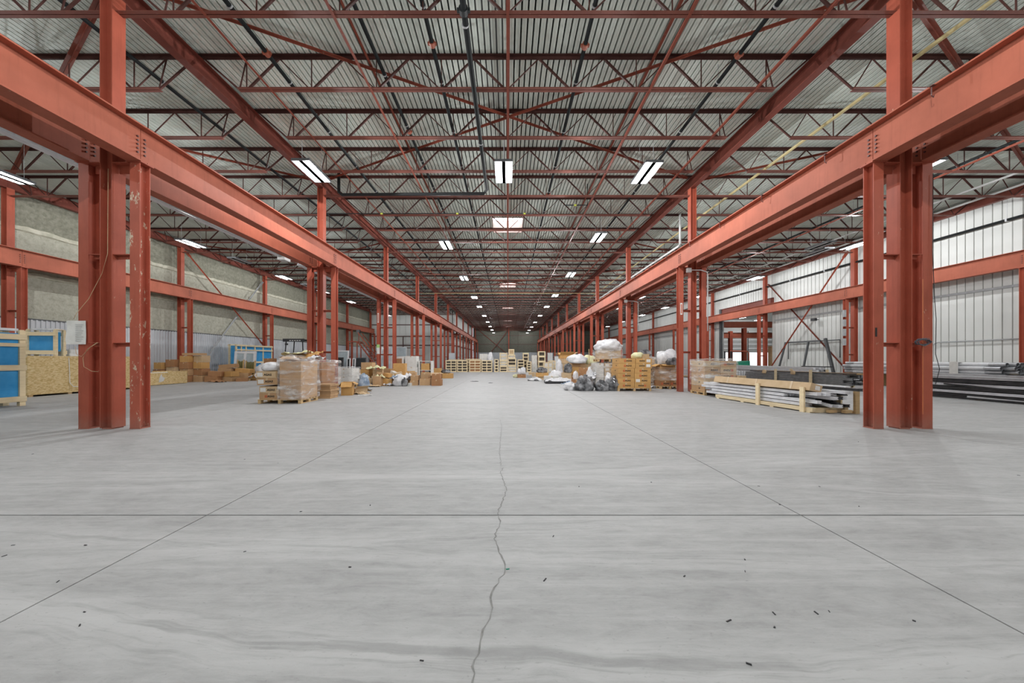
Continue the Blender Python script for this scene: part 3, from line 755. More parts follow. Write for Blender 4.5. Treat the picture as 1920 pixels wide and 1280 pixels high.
branch(17.0, ZP, 'over the right aisle, middle line')
branch(3.98, HB+.62, 'thin with a pale edge, right of centre', r=.025)
b = pipe('sprinkler_main', [(-.88, 1.5, 8.33), (-.86, 14.4, 8.33), (-1.0, 14.75, 8.33), (-7.0, 14.85, 8.33), (-7.15, 14.9, 8.45), (-7.15, 14.9, 9.33)], .062, 'thick black sprinkler main turning sharply left under the joists', couplings=[(-.88, 7.0, 8.33)], hangers=[(-.88, 7.3, 8.33), (-.87, 11.3, 8.33)], cm_='pipe')
pipe('gas_pipe', [(9.95, 1.5, 8.75), (9.95, 60, 8.75)], .05, 'yellow gas pipe running under the roof of the right aisle', 'yellow_pipe')
pipe('gas_pipe_drop', [(-8.3, 34, 7.75), (8.4, 34, 7.75)], .025, 'thin pale pipe crossing the hall high up before the third roof light', 'yellow_pipe')
pipe('conduit', [(9.3, 19.0, 9.28), (9.3, 19.0, 7.62), (9.3, 19.2, 7.55), (9.3, 36, 7.55)], .055, 'pale pipe dropping from the roof then running along the right crane beam', 'white')
pipe('conduit', [(9.45, 19.3, 7.35), (9.45, 36, 7.35)], .04, 'lower pale pipe parallel above the right crane beam', 'white')
pipe('conduit', [(19.7, 2, 8.6), (19.7, 60, 8.6)], .045, 'white pipe under the right aisle roof, inner of two', 'white')
pipe('conduit', [(21.2, 2, 8.6), (21.2, 60, 8.6)], .045, 'white pipe under the right aisle roof, outer of two', 'white')
o = pipe('wall_pipe', [(22.98, 8, 7.8), (22.98, 86, 7.8)], .06, 'dark pipe hung along the top of the white panel wall')
for k in range(9):
    ob('hanger', MB().tube([(0, 2+k*3.1, .05), (0, 2+k*3.1, 1.2)], .008, 5).box(-.07, .07, 1.97+k*3.1, 2.03+k*3.1, -.07, .07).mesh('hanger', 'galv'), o)
pipe('wall_conduit', [(23.1, 19.2, 1.9), (23.1, 19.2, 2.15), (23.1, 18.9, 2.3), (23.1, 15.2, 2.32)], .03, 'bent grey conduit on the white wall behind the wrapped bundles', 'grey')
pipe('wall_conduit', [(23.12, 24.5, 1.5), (23.12, 24.5, 2.75), (23.12, 29.0, 2.75), (23.12, 29.0, 1.4)], .03, 'dark conduit loop on the white wall beside the opening', 'darkgrey')
pipe('down_pipe', [(-20.6, 38.3, 0), (-20.6, 38.3, 8.8)], .09, 'white downpipe standing before the far part of the concrete wall', 'white')
o = pipe('test_pipe', [(-9.3, 16.75, 8.32), (1.2, 16.75, 8.32)], .02, 'thin dark pipe with yellow-green fittings crossing under the joists', 'pipe')
for x in (-6.0, -2.4, .8): ob('fitting', MB().tube([(9.3+x-.05, 0, 0), (9.3+x+.05, 0, 0)], .04, 8).mesh('fitting', 'yellow_fit'), o)
o = pipe('test_pipe', [(2.6, 15.9, 8.35), (3.6, 15.9, 8.35), (3.6, 15.9, 9.33)], .025, 'short bent dark pipe with a yellow fitting right of the hall centre', 'pipe')
ob('fitting', MB().tube([(.4, 0, 0), (.5, 0, 0)], .045, 8).mesh('fitting', 'yellow_fit'), o)
# infrared tube heaters
for q, (y0, y1, nm) in enumerate(((3.0, 19.0, 'nearest'), (20.6, 36, 'second'))):
    o = empty('tube_heater', (-12.15, y1, 6.95)); T(o, f'long shiny tube heater over the left aisle, {nm} of two', 'heater')
    L = y1-y0
    ob('reflector', MB().prof((0, -L, 0), (0, -.2, 0), [(-.20, -.06), (-.11, .10), (.11, .10), (.20, -.06), (.185, -.06), (.10, .085), (-.10, .085), (-.185, -.06)]).mesh('reflector', 'bright'), o)
    ob('burner_tube', MB().tube([(0, -L, 0), (0, -.1, 0)], .05, 10).mesh('burner_tube', 'galv', True), o)
    ob('burner_box', MB().box(-.2, .2, -.15, .35, -.22, .18).box(-.13, .13, .35, .45, -.1, .1).mesh('burner_box', 'white'), o)
    for k in range(5):
        ob('hanging_chain', MB().tube([(-.18, -1.2-k*3.3, .0), (0, -1.2-k*3.3, .4), (0, -1.2-k*3.3, ZD-6.95-.1)], .006, 5).tube([(.18, -1.2-k*3.3, .0), (0, -1.2-k*3.3, .4)], .006, 5).mesh('hanging_chain', 'galv'), o)

# ------------------------------------------------------------------ things on the columns
y1 = row(1)
o = empty('notice_sheet', (AL-.05, y1-.125, 1.93)); T(o, 'crumpled white paper notice hanging on the nearest left aisle-side column', 'notice')
vs = []; fs = []
for i in range(6):
    for k in range(6):
        u, v = i/5, k/5
        vs.append(((u-.62)*.36, -.01-.04*max(0, .6-u)*(1+.5*math.sin(v*7))-.004*math.sin(u*9+v*5), (v-.5)*.47))
        if i < 5 and k < 5: a = i*6+k; fs.append((a, a+6, a+7, a+1))
ob('paper', MB().add(vs, fs).mesh('paper', 'paper', True), o)
pm = MB()
for k in range(9): pm.box(-.06, .10-.02*(k % 3), -.022, -.020, .15-.04*k, .158-.04*k)
ob('printed_lines', pm.mesh('printed_lines', 'grey'), o)
o = empty('loose_wire', (XL, y1, 0)); T(o, 'thin pale wire looping between the nearest left columns', 'wire')
ob('wire_run', MB().tube([(.05, -.13, 5.2), (.05, -.14, 3.5), (-.05, -.15, 3.1), (-.3, -.16, 2.6), (-.55, -.16, 2.3), (-.6, -.16, 2.2)], .0045, 5).mesh('wire_run', 'card_p', True), o)
ob('wire_run', MB().tube([(-.15, -.15, 1.73), (-.28, -.2, 1.6), (-.37, -.2, 1.42), (-.35, -.2, 1.25), (-.22, -.18, 1.16), (-.12, -.16, 1.15)], .0045, 5).tube([(-.13, -.15, 1.73), (-.25, -.18, 1.63), (-.4, -.2, 1.45), (-.5, -.2, 1.5), (-.55, -.18, 1.65)], .004, 5).mesh('wire_run', 'card_p', True), o)
o = empty('wire_coil', (AR-.17, y1-.11, 1.74)); T(o, 'coil of dark grey wire hung on the nearest right tie plate', 'wire')
rnd = random.Random(5); b = MB()
for k in range(7):
    b.tube([((.13+rnd.uniform(-.025, .025))*math.cos(a*PI/6), -.02-.012*k, (.06+rnd.uniform(-.02, .02))*math.sin(a*PI/6)+rnd.uniform(-.01, .01)) for a in range(13)], .006, 5)
ob('wire_loops', b.mesh('wire_loops', 'wire_grey', True), o)
o = empty('hanging_cable', (AR+.11, y1-.10, 0)); T(o, 'thin dark cable hanging down the nearest right aisle-side column', 'wire')
ob('cable', MB().tube([(-.03, -.03, 5.1), (-.04, -.03, 3.5), (0, -.03, 2.6), (.03, -.03, 2.2), (.02, -.03, 1.5), (.1, -.03, 1.2), (.02, -.03, .9)], .006, 5).mesh('cable', 'dark', True), o)
o = empty('orange_strip', (AR-.105, y1-.11, 0)); T(o, 'thin orange strip down the edge of the nearest right aisle-side column', 'strip')
ob('strip', MB().box(-.008, .008, -.006, 0, .3, 3.0).mesh('strip', 'orange_paint'), o)
txt_cache = {}
def text_mesh(s, m, bold=.02):
    if (s, m) not in txt_cache:
        cu = D.curves.new('lettering', 'FONT'); cu.body = s; cu.size = 1; cu.align_x = 'CENTER'; cu.align_y = 'CENTER'; cu.offset = bold; cu.extrude = .004; cu.resolution_u = 2
        t = D.objects.new('tmp_text', cu); COL.objects.link(t); bpy.context.view_layer.update()
        me = D.meshes.new_from_object(t.evaluated_get(bpy.context.evaluated_depsgraph_get()))
        D.objects.remove(t); me.materials.clear(); me.materials.append(M[m]); txt_cache[(s, m)] = me
    return txt_cache[(s, m)]
o = T(ob('painted_number', text_mesh('1', 'ink', .03), None, (NR-.06, y1+.10-.013-.01, 1.93), (PI/2, 0, -PI/2*0), (.24, .24, .3)), 'black stencilled 1 on the nearest right hall-side column', 'lettering')
o.location = (NR-.055, y1-.109, 1.93)
for k, (x, r, z, h, m1, nm) in enumerate(((AL, 3, 2.05, .62, 'paper', 'green and white notice on the third left aisle-side column'), (AL, 3, 4.1, .62, 'paper', 'narrow white and red strip high on the third left aisle-side column'), (NR, 2, 3.55, .5, 'paper', 'narrow white strip with red text on the second right hall-side column'))):
    o = empty('column_sign', (x, row(r)-.112, z)); T(o, nm, 'sign')
    ww = .2 if k == 0 else .09
    ob('sign_board', MB().box(-ww/2, ww/2, -.012, 0, -h/2, h/2).mesh('sign_board', m1), o)
    if k == 0: ob('green_half', MB().box(-ww/2, ww/2, -.016, -.012, .1, h/2).mesh('green_half', 'green_paper'), o)
    else: ob('red_print', MB().box(-.02, .02, -.016, -.012, -h/2+.05, h/2-.05).mesh('red_print', 'logo'), o)
for k, (x, r) in enumerate(((NR, 2), (NR, 3))):
    o = empty('column_conduit', (AR+.13, row(r)-.06, 0)); T(o, f'pale conduit bent over the top of the {ORD[r]} right column group', 'conduit')
    ob('conduit_run', MB().tube([(-.75, -.1, 5.2), (-.3, -.1, 5.2), (0, -.06, 5.12), (.02, -.05, 4.9), (.02, -.05, 2.6 if k == 0 else 3.6)], .022, 6).mesh('conduit_run', 'white', True), o)
    ob('junction_box', MB().box(-.9, -.72, -.16, -.04, 5.1, 5.28).mesh('junction_box', 'white'), o)
# ================================================================== goods on the floor
def carton_mesh(w, d, h, m):
    def mk():
        b = MB(); e = min(.012, h*.08); t = .004
        x, y = w/2, d/2
        # softened upright edges, two top flaps with a seam, a bottom fold line
        pr = [(-x+e, -y), (x-e, -y), (x, -y+e), (x, y-e), (x-e, y), (-x+e, y), (-x, y-e), (-x, -y+e)]
        n = 8; b.add([(a, c, z) for z in (0, h-t) for a, c in pr], [(i, (i+1) % n, n+(i+1) % n, n+i) for i in range(n)]+[tuple(range(n-1, -1, -1)), tuple(range(n, 2*n))])
        b.box(-x+.003, x-.003, -y+.003, -.003, h-t, h).box(-x+.003, x-.003, .003, y-.003, h-t, h)
        return b.mesh('carton', m)
    return cm(('carton', round(w, 3), round(d, 3), round(h, 3), m), mk)
def carton(x, y, z, w, d, h, label, m='card', rz=0, tilt=(0, 0), txt=None, side_txt=False, flip=False, logo=True, slip=False, tape=True, group=None, name='carton', black=False):
    o = ob(name, carton_mesh(w, d, h, m), None, (x, y, z), (tilt[0], tilt[1], rz)); T(o, label, 'box', group)
    if tape: ob('tape', cm(('tape', round(d, 3), round(h, 3)), lambda: MB().box(-.03, .03, -d/2-.002, d/2+.002, h-.001, h+.0015).box(-.03, .03, -d/2-.002, -d/2, h-min(.07, h*.3), h).mesh('tape', 'tape')), o)
    def print_on(px, py, rot, width, sc):
        th = sc; ob('lettering', text_mesh('ASAS', 'ink', .035), o, (px, py, h*.48), (PI/2, PI if flip else 0, rot), (th*1.25, th, .3))
    if txt:
        sc = h*.42; off = w*.10*(-1 if flip else 1)
        print_on(off, -d/2-.002, 0, w, sc)
        if logo:
            lx = off-(sc*1.95 if not flip else -sc*1.95)
            lg = ob('logo', cm(('logo', round(h, 2)), lambda: MB().box(-h*.2, h*.2, -.002, 0, -h*.2, h*.2).mesh('logo', 'logo')), o, (lx, -d/2-.0005, h*.48))
            ob('logo_mark', cm(('logom', round(h, 2)), lambda: MB().box(-h*.12, h*.12, -.002, 0, -h*.03, h*.03).box(-h*.12, -h*.06, -.002, 0, -h*.03, h*.12).mesh('logo_mark', m)), lg, (0, -.0023, 0))
        if side_txt: ob('lettering', text_mesh('AS', 'ink', .035), o, (-w/2-.002, -d*.12, h*.48), (PI/2, 0, -PI/2), (sc*.9, sc*.9, .3))
    if slip: ob('shipping_label', cm(('slip', round(h, 2)), lambda: MB().box(-h*.42, h*.42, -.003, 0, -h*.3, h*.3).mesh('shipping_label', 'paper')), o, (-w*.30 if slip is True else slip, -d/2-.0005, h*.5))
    return o
def open_carton(x, y, z, w, d, h, label, m='card', rz=0, tilt=(0, 0), group=None, flaps=(.5, -.3, .7, .2)):
    o = empty('open_carton', (x, y, z), (tilt[0], tilt[1], rz)); T(o, label, 'box', group); t = .008
    b = MB().box(-w/2, w/2, -d/2, -d/2+t, 0, h).box(-w/2, w/2, d/2-t, d/2, 0, h).box(-w/2, -w/2+t, -d/2+t, d/2-t, 0, h).box(w/2-t, w/2, -d/2+t, d/2-t, 0, h).box(-w/2+t, w/2-t, -d/2+t, d/2-t, 0, t)
    ob('carton_walls', b.mesh('carton_walls', m), o)
    f1, f2 = d*.48, min(w, d)*.45
    for k, (a, L) in enumerate(zip(flaps, (f1, f1, f2, f2))):
        me = MB().box(-(w if k < 2 else d)/2+.005, (w if k < 2 else d)/2-.005, -L, 0, 0, .006).mesh('flap', m)
        ob('flap', me, o, ((0, -d/2, h), (0, d/2, h), (-w/2, 0, h), (w/2, 0, h))[k], (a, 0, (0, PI, -PI/2, PI/2)[k]))
    return o
def pallet(x, y, w, d, label, rz=0, z=0, m='wood', group=None):
    o = empty('pallet', (x, y, z), (0, 0, rz)); T(o, label, 'pallet', group); n = 6
    for k in range(n): ob('deck_board', boxm('deck_board', .10, d, .02, m) if False else boxm('deck_board', w, .11, .02, m), o, (0, -d/2+.055+(d-.11)*k/(n-1), .112))
    for k in range(3): ob('stringer', boxm('stringer', .09, d, .02, m), o, ((-w/2+.05, 0, w/2-.05)[k], 0, .091)); ob('bottom_board', boxm('bottom_board', .09, d, .018, m), o, ((-w/2+.05, 0, w/2-.05)[k], 0, 0))
    for i in range(3):
        for k in range(3): ob('block', boxm('block', .09, .12, .072, m), o, ((-w/2+.05, 0, w/2-.05)[i], (-d/2+.06, 0, d/2-.06)[k], .0185))
    return o
def ico(sub):
    import bmesh
    bm = bmesh.new(); bmesh.ops.create_icosphere(bm, subdivisions=sub, radius=1)
    vs = [v.co.copy() for v in bm.verts]; fs = [tuple(v.index for v in f.verts) for f in bm.faces]; bm.free(); return vs, fs
ICO = {k: ico(k) for k in (3, 4)}
def bag(x, y, z, sx, sy, sz, label, m='bag_w', seed=0, name='plastic_bag', cat='bag', rough=.28, sub=3, group=None, rz=0, tilt=0):
    vs, fs = ICO[sub]; out = []; zo = -.62
    for v in vs:
        n = noise.noise(v*1.6+Vector((seed*3.1, 0, seed)))*rough*1.3 + noise.noise(v*4.2+Vector((0, seed*1.7, 2)))*rough*.7 + abs(noise.noise(v*8+Vector((seed, 5, 0))))*rough*.35
        p = v*(1+n); out.append((p.x*sx/2, p.y*sy/2, (max(p.z, zo)-zo)/(1.55)*sz))
    o = ob(name, MB().add(out, fs).mesh(name, m, True), None, (x, y, z), (0, tilt, rz)); T(o, label, cat, group)
    # a gathered neck or a fold so that it reads as a bag
    if name == 'plastic_bag':
        a = Vector((0, 0, sz*.92)); ob('gathered_neck', MB().prof((a.x, a.y, sz*.80), (a.x+.05*sx, a.y, sz*1.14), [(-.10*sx, 0), (-.03*sx, .03*sy), (.02*sx, .09*sy), (.05*sx, .02*sy), (.11*sx, -.03*sy), (0, -.06*sy)], (0, 1, 0)).mesh('gathered_neck', m), o)
    return o
def wrap(x, y, z, w, d, h, label, rz=0, seed=0, top=True, bulge=.02, lump=None):
    """clear stretch film drawn round a pallet load; its folds stand out from the boxes"""
    nx, nz = 26, 14; vs = []; fs = []
    per = [(-w/2, -d/2), (w/2, -d/2), (w/2, d/2), (-w/2, d/2)]; N = nx*4
    for k in range(nz+1):
        for i in range(N):
            s, t = divmod(i, nx); t /= nx; a, c = per[s], per[(s+1) % 4]
            px, py = a[0]+(c[0]-a[0])*t, a[1]+(c[1]-a[1])*t
            nn = noise.noise(Vector((px*3, py*3+seed, k*.55)))*.6+noise.noise(Vector((px*9, py*9, k*2.3+seed)))*.4
            r = 1+(.015+bulge*abs(nn))/max(.3, min(w, d))*2
            zz = h*k/nz+(.03*nn if 0 < k else 0)
            vs.append((px*r, py*r, zz))
    for k in range(nz):
        for i in range(N): fs.append((k*N+i, k*N+(i+1) % N, (k+1)*N+(i+1) % N, (k+1)*N+i))
    if top:
        o0 = len(vs); lv = [.93, .7, .4, .0]
        for q, f in enumerate(lv):
            for i in range(N):
                p = vs[nz*N+i]; u = noise.noise(Vector((p[0]*4*f, p[1]*4*f+seed, 3)))
                lx = lump(p[0]*f, p[1]*f) if lump else 0
                vs.append((p[0]*f, p[1]*f, h+.025+.05*u*(1 if f else .3)+lx))
        for q in range(len(lv)):
            a0 = nz*N if q == 0 else o0+(q-1)*N; b0 = o0+q*N
            for i in range(N): fs.append((a0+i, a0+(i+1) % N, b0+(i+1) % N, b0+i))
    o = ob('stretch_wrap', MB().add(vs, fs).mesh('stretch_wrap', 'film', True), None, (x, y, z), (0, 0, rz)); T(o, label, 'plastic wrap')
    return o
def sheet_pile(x, y, z, w, d, n, t, label, m='card_p', rz=0, seed=0, group=None, name='flattened_carton'):
    rnd = random.Random(seed)
    for k in range(n):
        ww, dd = w*rnd.uniform(.86, 1.0), d*rnd.uniform(.86, 1.0)
        me = MB().box(-ww/2, ww/2, -dd/2, -.004, 0, t*.92).box(-ww/2, ww/2, .004, dd/2, 0, t*.92).mesh(name, m)
        T(ob(name, me, None, (x+rnd.uniform(-.04, .04)*w, y+rnd.uniform(-.04, .04)*d, z+k*t), (0, 0, rz+rnd.uniform(-.05, .05))), label+', '+(['lowest', 'second', 'third', 'fourth', 'fifth', 'sixth', 'seventh', 'eighth', 'ninth', 'tenth', 'eleventh', 'twelfth'][k]+' from the floor' if k and k < n-1 else 'lowest' if not k else 'topmost'), 'cardboard', group or 'flat stack of folded cartons')
def cloth(x, y, z, w, d, label, m='bag_w', seed=0, amp=.12, rz=0, tilt=(0, 0), name='plastic_sheet', cat='sheet'):
    n = 22; vs = []; fs = []
    for i in range(n+1):
        for k in range(n+1):
            u, v = i/n-.5, k/n-.5
            q = Vector((u*3.2+seed, v*3.2, seed*.7))
            zz = amp*(.5+noise.noise(q)+.5*noise.noise(q*2.7))*(1-1.6*max(abs(u), abs(v))**2)
            vs.append((u*w*(1+.12*noise.noise(Vector((v*5, seed, 0)))), v*d*(1+.12*noise.noise(Vector((seed, u*5, 1)))), max(.002, zz)))
            if i < n and k < n: a = i*(n+1)+k; fs.append((a, a+n+1, a+n+2, a+1))
    o = ob(name, MB().add(vs, fs).mesh(name, m, True), None, (x, y, z), (tilt[0], tilt[1], rz)); T(o, label, cat); return o

# ---------------------------------------------------------------- far left: glass crates, particle-board cases
def glass_crate(x, y, z, L, H, th, posts, rails, label, face='blue', rz=0, m='wood_p', top_wrap=True, post_w=.11):
    """slatted timber crate; its glazed face looks along local -Y, its length runs along local X"""
    o = empty('glass_crate', (x, y, z), (0, 0, rz)); T(o, label, 'crate')
    for k, a in enumerate(posts): ob('post', MB().box(a-post_w/2, a+post_w/2, -.045, .045, 0, H).mesh('post', m), o)
    for a in (posts[0], posts[-1]): ob('post', MB().box(a-post_w/2, a+post_w/2, th-.045, th+.045, 0, H).mesh('post', m), o)
    for c, hh in rails: ob('rail', MB().box(-L/2, L/2, -.075, -.046, c-hh/2, c+hh/2).mesh('rail', m), o)
    for c, hh in rails[:1]+rails[-1:]: ob('rail', MB().box(-L/2, L/2, th+.046, th+.07, c-hh/2, c+hh/2).mesh('rail', m), o)
    for k, (a, c) in enumerate(zip(posts, posts[1:])):
        ob('film_panel', MB().box(a+post_w/2+.004, c-post_w/2-.004, .0, th-.06, .18, H-.08).mesh('film_panel', face), o)
    for a in (-L/2+.05, L/2-.05): ob('cross_board', MB().box(a-.05, a+.05, 0, th, H, H+.025).mesh('cross_board', m), o)
    if top_wrap: ob('top_film', MB().box(-L/2+.12, L/2-.12, .02, th-.03, H-.01, H+.06).mesh('top_film', 'bag_w'), o)
    return o
glass_crate(-14.62, 9.55, 0, 2.2, 2.25, .5, (-1.03, -.2, 1.03), ((2.06, .16), (1.82, .10), (1.145, .16), (.21, .16)), 'big pine crate of blue-filmed sheets standing nearest the left edge', rz=PI/2, post_w=.13)
def osb_case(x, y, z, L, W, H, label, rz=0, skids=True, endup=0, tag=0):
    o = empty('particle_board_case', (x, y, z), (0, 0, rz)); T(o, label, 'case'); zb = .07 if skids else .02
    n = max(1, round(L/1.2))
    for k in range(n):
        a, c = -L/2+L*k/n, -L/2+L*(k+1)/n; hh = H+(endup if k == n-1 else 0)
        ob('side_board', MB().box(a+.003, c-.003, -W/2, -W/2+.02, zb, hh).mesh('side_board', 'osb'), o)
        ob('side_board', MB().box(a+.003, c-.003, W/2-.02, W/2, zb, hh).mesh('side_board', 'osb'), o)
        ob('lid_board', MB().box(a+.003, c-.003, -W/2+.02, W/2-.02, H-.02, H).mesh('lid_board', 'paper'), o)
    for a in (-L/2, L/2-.02): ob('end_board', MB().box(a, a+.02, -W/2+.021, W/2-.021, zb, H-.02).mesh('end_board', 'osb'), o)
    for k in range(4 if skids else 2):
        a = -L/2+.1+(L-.2)*k/(3 if skids else 1); ob('skid', MB().box(a-.06, a+.06, -W/2+.01, W/2-.01, 0, zb-.001).mesh('skid', 'wood'), o)
    if tag:
        ob('torn_label', MB().prof((tag, -W/2-.004, H*.55), (tag, -W/2-.001, H*.55), [(-.14, -.22), (.12, -.16), (.2, .0), (.05, .1), (.02, .24), (-.1, .05)], (0, 0, 1)).mesh('torn_label', 'paper'), o)
    return o
osb_case(-18.25, 14.75, 0, 3.7, 1.3, 1.52, 'tall tan particle-board case behind the nearest left column group', rz=PI/2)
osb_case(-19.2, 18.85, 0, 3.5, .9, .66, 'long low particle-board case beyond the tall one', rz=PI/2, skids=False, endup=.06, tag=.2)
glass_crate(-18.2, 13.75, 1.525, 1.05, 1.02, .28, (-.47, .47), ((.86, .14), (.14, .15)), 'small pine crate of blue-filmed sheets standing on the tall particle-board case', rz=.12, post_w=.08)
b = MB()
o = empty('foam_pack', (-17.98, 15.0, 1.525)); T(o, 'white foam pack lying on the tall particle-board case', 'pack')
ob('foam_slab', MB().box(-.28, .28, -.75, .75, 0, .12).mesh('foam_slab', 'paper'), o); ob('foam_slab', MB().box(-.26, .27, -.72, .73, .125, .27).mesh('foam_slab', 'paper'), o)
ob('strap', MB().box(-.285, .285, -.03, .03, -.0, .275).mesh('strap', 'grey'), o)
o = empty('white_strap', (-17.58, 14.2, 0)); T(o, 'loose white strap curling off the tall particle-board case to the floor', 'strap')
ob('strap_run', MB().tube([(0, -.1, 1.45), (.03, -.1, .9), (.04, -.1, .45), (.12, -.05, .3), (.22, .25, .26), (.26, .55, .05)], .012, 5).mesh('strap_run', 'paper'), o)

# cartons against the left wall by the third wall column
k = 0
for sx, sy, n, w_, h_, nm in ((-20.75, 21.15, 3, .52, .40, 'leftmost'), (-20.2, 21.35, 3, .54, .46, 'second'), (-19.62, 21.6, 4, .56, .40, 'third'), (-19.02, 21.9, 4, .58, .405, 'rightmost')):
    for i in range(n):
        carton(sx, sy-.02*((i*5+k) % 4), i*(h_+.004), w_-.02-.03*((i+k) % 2), .56, h_-.012, f'brown carton in the {nm} stack by the left wall, layer {["one at the floor","two","three","four at the top"][i] if i < 3 or n == 4 else ""}'.strip(), ['card', 'card_b', 'card_p', 'card_o', 'card_b'][(i*3+k) % 5], rz=.04*((i*7+k*3) % 5-2)); k += 1
carton(-19.35, 21.75, 1.64, 1.12, .5, .13, 'long flat brown carton laid across the tall stacks by the left wall', 'card')
open_carton(-20.35, 20.72, .0, .5, .42, .52, 'open brown carton with raised flaps before the left wall stacks', 'card_b', flaps=(.2, .4, .3, .1))
heapL = [(-18.3, 21.9, 0, .75, .5, .34, .1, .0), (-17.55, 22.3, 0, .8, .55, .28, -.2, 0), (-18.2, 22.0, .345, .7, .5, .30, .3, .06), (-17.5, 22.3, .29, .7, .5, .34, -.35, -.05), (-17.3, 23.1, .15, .7, .5, .35, .2, 0), (-18.3, 23.0, 0, .8, .6, .8, .1, 0), (-17.35, 23.2, .51, .9, .5, .26, .1, .08), (-18.2, 23.0, .81, .95, .5, .25, .12, -.09), (-16.75, 22.2, 0, .6, .4, .2, .5, 0), (-16.75, 23.3, 0, .62, .5, .36, -.1, 0)]
nmL = ['low front carton at the left end', 'low front carton beside the pallet', 'tilted carton on the front left one', 'tilted carton over the front right one', 'carton buried in the middle', 'tall carton at the back', 'split carton high in the middle', 'tilted carton at the very top', 'small carton tipped at the near corner', 'carton at the back right']
for (x, y, z, a, c, h, rz, tl), nm in zip(heapL, nmL):
    carton(x, y, z, a, c, h, f'brown {nm} of the heap by the left wall', random.choice(['card', 'card_b', 'card_o']), rz=rz, tilt=(0, tl), tape=False)
pallet(-16.4, 23.4, 1.0, .9, 'worn pallet under the scrap heap by the left wall', rz=.1)
cloth(-16.35, 23.3, .14, 1.1, .9, 'crumpled white plastic sheet over the heap by the left wall', seed=3, amp=.35)
bag(-16.9, 24.2, .0, .9, .7, 1.0, 'white plastic bag behind the heap by the left wall', seed=4)
carton(-17.0, 25.2, 0, .6, .5, 1.45, 'tall dark printed carton standing behind the left wall heap', 'card_b')
cloth(-17.6, 21.3, 0.0, .8, .5, 'torn brown cardboard scrap on the floor before the left wall heap', 'card_b', seed=6, amp=.16, name='cardboard_scrap', cat='scrap')
# leaning window frame and green glass racks
def framed(x, y, z, w, h, t, m_frame, m_glass, label, cols=1, rows=1, rz=0, lean=0, fw=.07, name='window_frame', cat='window'):
    o = empty(name, (x, y, z), (lean, 0, rz)); T(o, label, cat)
    for a in (-w/2+fw/2, w/2-fw/2): ob('jamb', MB().box(a-fw/2, a+fw/2, -t/2, t/2, 0, h).mesh('jamb', m_frame), o)
    for c in (fw/2, h-fw/2): ob('rail', MB().box(-w/2+fw, w/2-fw, -t/2, t/2, c-fw/2, c+fw/2).mesh('rail', m_frame), o)
    cw, ch = (w-2*fw)/cols, (h-2*fw)/rows
    for i in range(1, cols): a = -w/2+fw+cw*i; ob('mullion', MB().box(a-fw/2, a+fw/2, -t/2, t/2, fw, h-fw).mesh('mullion', m_frame), o)
    for k in range(1, rows): c = fw+ch*k; ob('transom', MB().box(-w/2+fw, w/2-fw, -t/2+.003, t/2-.003, c-fw/3, c+fw/3).mesh('transom', m_frame), o)
    for i in range(cols):
        for k in range(rows):
            ob('pane', MB().box(-w/2+fw+cw*i+(fw/2 if i else 0), -w/2+fw+cw*(i+1)-(fw/2 if i < cols-1 else 0), -.006, .006, fw+ch*k+(fw/3 if k else 0), fw+ch*(k+1)-(fw/3 if k < rows-1 else 0)).mesh('pane', m_glass), o)
    return o
framed(-18.2, 24.3, 0, 1.38, 1.95, .1, 'paint_w', 'glass_pale', 'white window frame with two panes leaning near the left wall', cols=2, rz=.12, lean=-.10, fw=.16)
for q, (x, y, w_, h_) in enumerate(((-18.15, 23.85, .42, 1.36), (-17.55, 23.95, .62, 1.30))):
    o = empty('glass_rack', (x, y, 0), (-.08, 0, .12)); T(o, f'pine rack of dark green glass strips, {["narrow one","wide one"][q]} before the white window frame', 'rack')
    n = 3 if q == 0 else 5
    for k in range(n): ob('glass_strip', MB().box(-w_/2+.05+(w_-.1)*k/n+.012, -w_/2+.05+(w_-.1)*(k+1)/n-.012, -.02, .02, .06, h_-.08-.03*(k % 2)).mesh('glass_strip', 'glass_green'), o)
    for a in (-w_/2+.025, w_/2-.025): ob('post', MB().box(a-.03, a+.03, -.04, .04, 0, h_).mesh('post', 'wood'), o)
    ob('rail', MB().box(-w_/2+.055, w_/2-.055, -.05, -.022, .06, .12).mesh('rail', 'wood'), o)
glass_crate(-20.35, 28.35, 0, 4.1, 2.5, .5, (-1.98, -1.5, -1.0, -.05, .9, 1.98), ((2.44, .12), (2.1, .10), (1.15, .14), (.2, .14)), 'long pine crate of blue-filmed sheets standing by the left wall', rz=PI/2, post_w=.1, top_wrap=False)
pallet(-15.6, 24.3, 1.1, 1.0, 'pallet of plastic scraps behind the nearest left load')
bag(-15.75, 24.2, .135, .9, .7, .75, 'white crumpled plastic heap on the pallet before the long blue crate', seed=8, name='plastic_heap', cat='plastic')
bag(-15.2, 24.5, .135, .5, .5, .45, 'small translucent bag beside the white crumpled plastic heap', seed=9)

# forklift parked behind the nearest left load
o = empty('forklift', (-14.05, 24.0, 0)); T(o, 'black forklift with a low canopy parked behind the nearest left load', 'forklift')
ob('chassis', MB().box(-.9, .55, -.5, .5, .22, .95).box(-.95, -.45, -.48, .48, .95, 1.25).mesh('chassis', 'dark'), o)
for a in (-.6, .32):
    for c in (-.52, .40): ob('wheel', MB().tube([(a, c, .26), (a, c+.12, .26)], .26, 18).mesh('wheel', 'dark'), o)
for a in (-.9, .38):
    for c in (-.45, .45): ob('canopy_post', MB().bar((a, c, .95), (a*.86, c, 2.62), .05, .05, (0, 1, 0)).mesh('canopy_post', 'dark'), o)
ob('canopy', MB().box(-.95, .48, -.5, .5, 2.62, 2.72).box(-.95, .48, -.54, -.5, 2.56, 2.76).mesh('canopy', 'dark'), o)
for k in range(5): ob('canopy_slot', MB().box(-.5+.16*k, -.4+.16*k, -.545, -.541, 2.62, 2.66).mesh('canopy_slot', 'paper'), o)
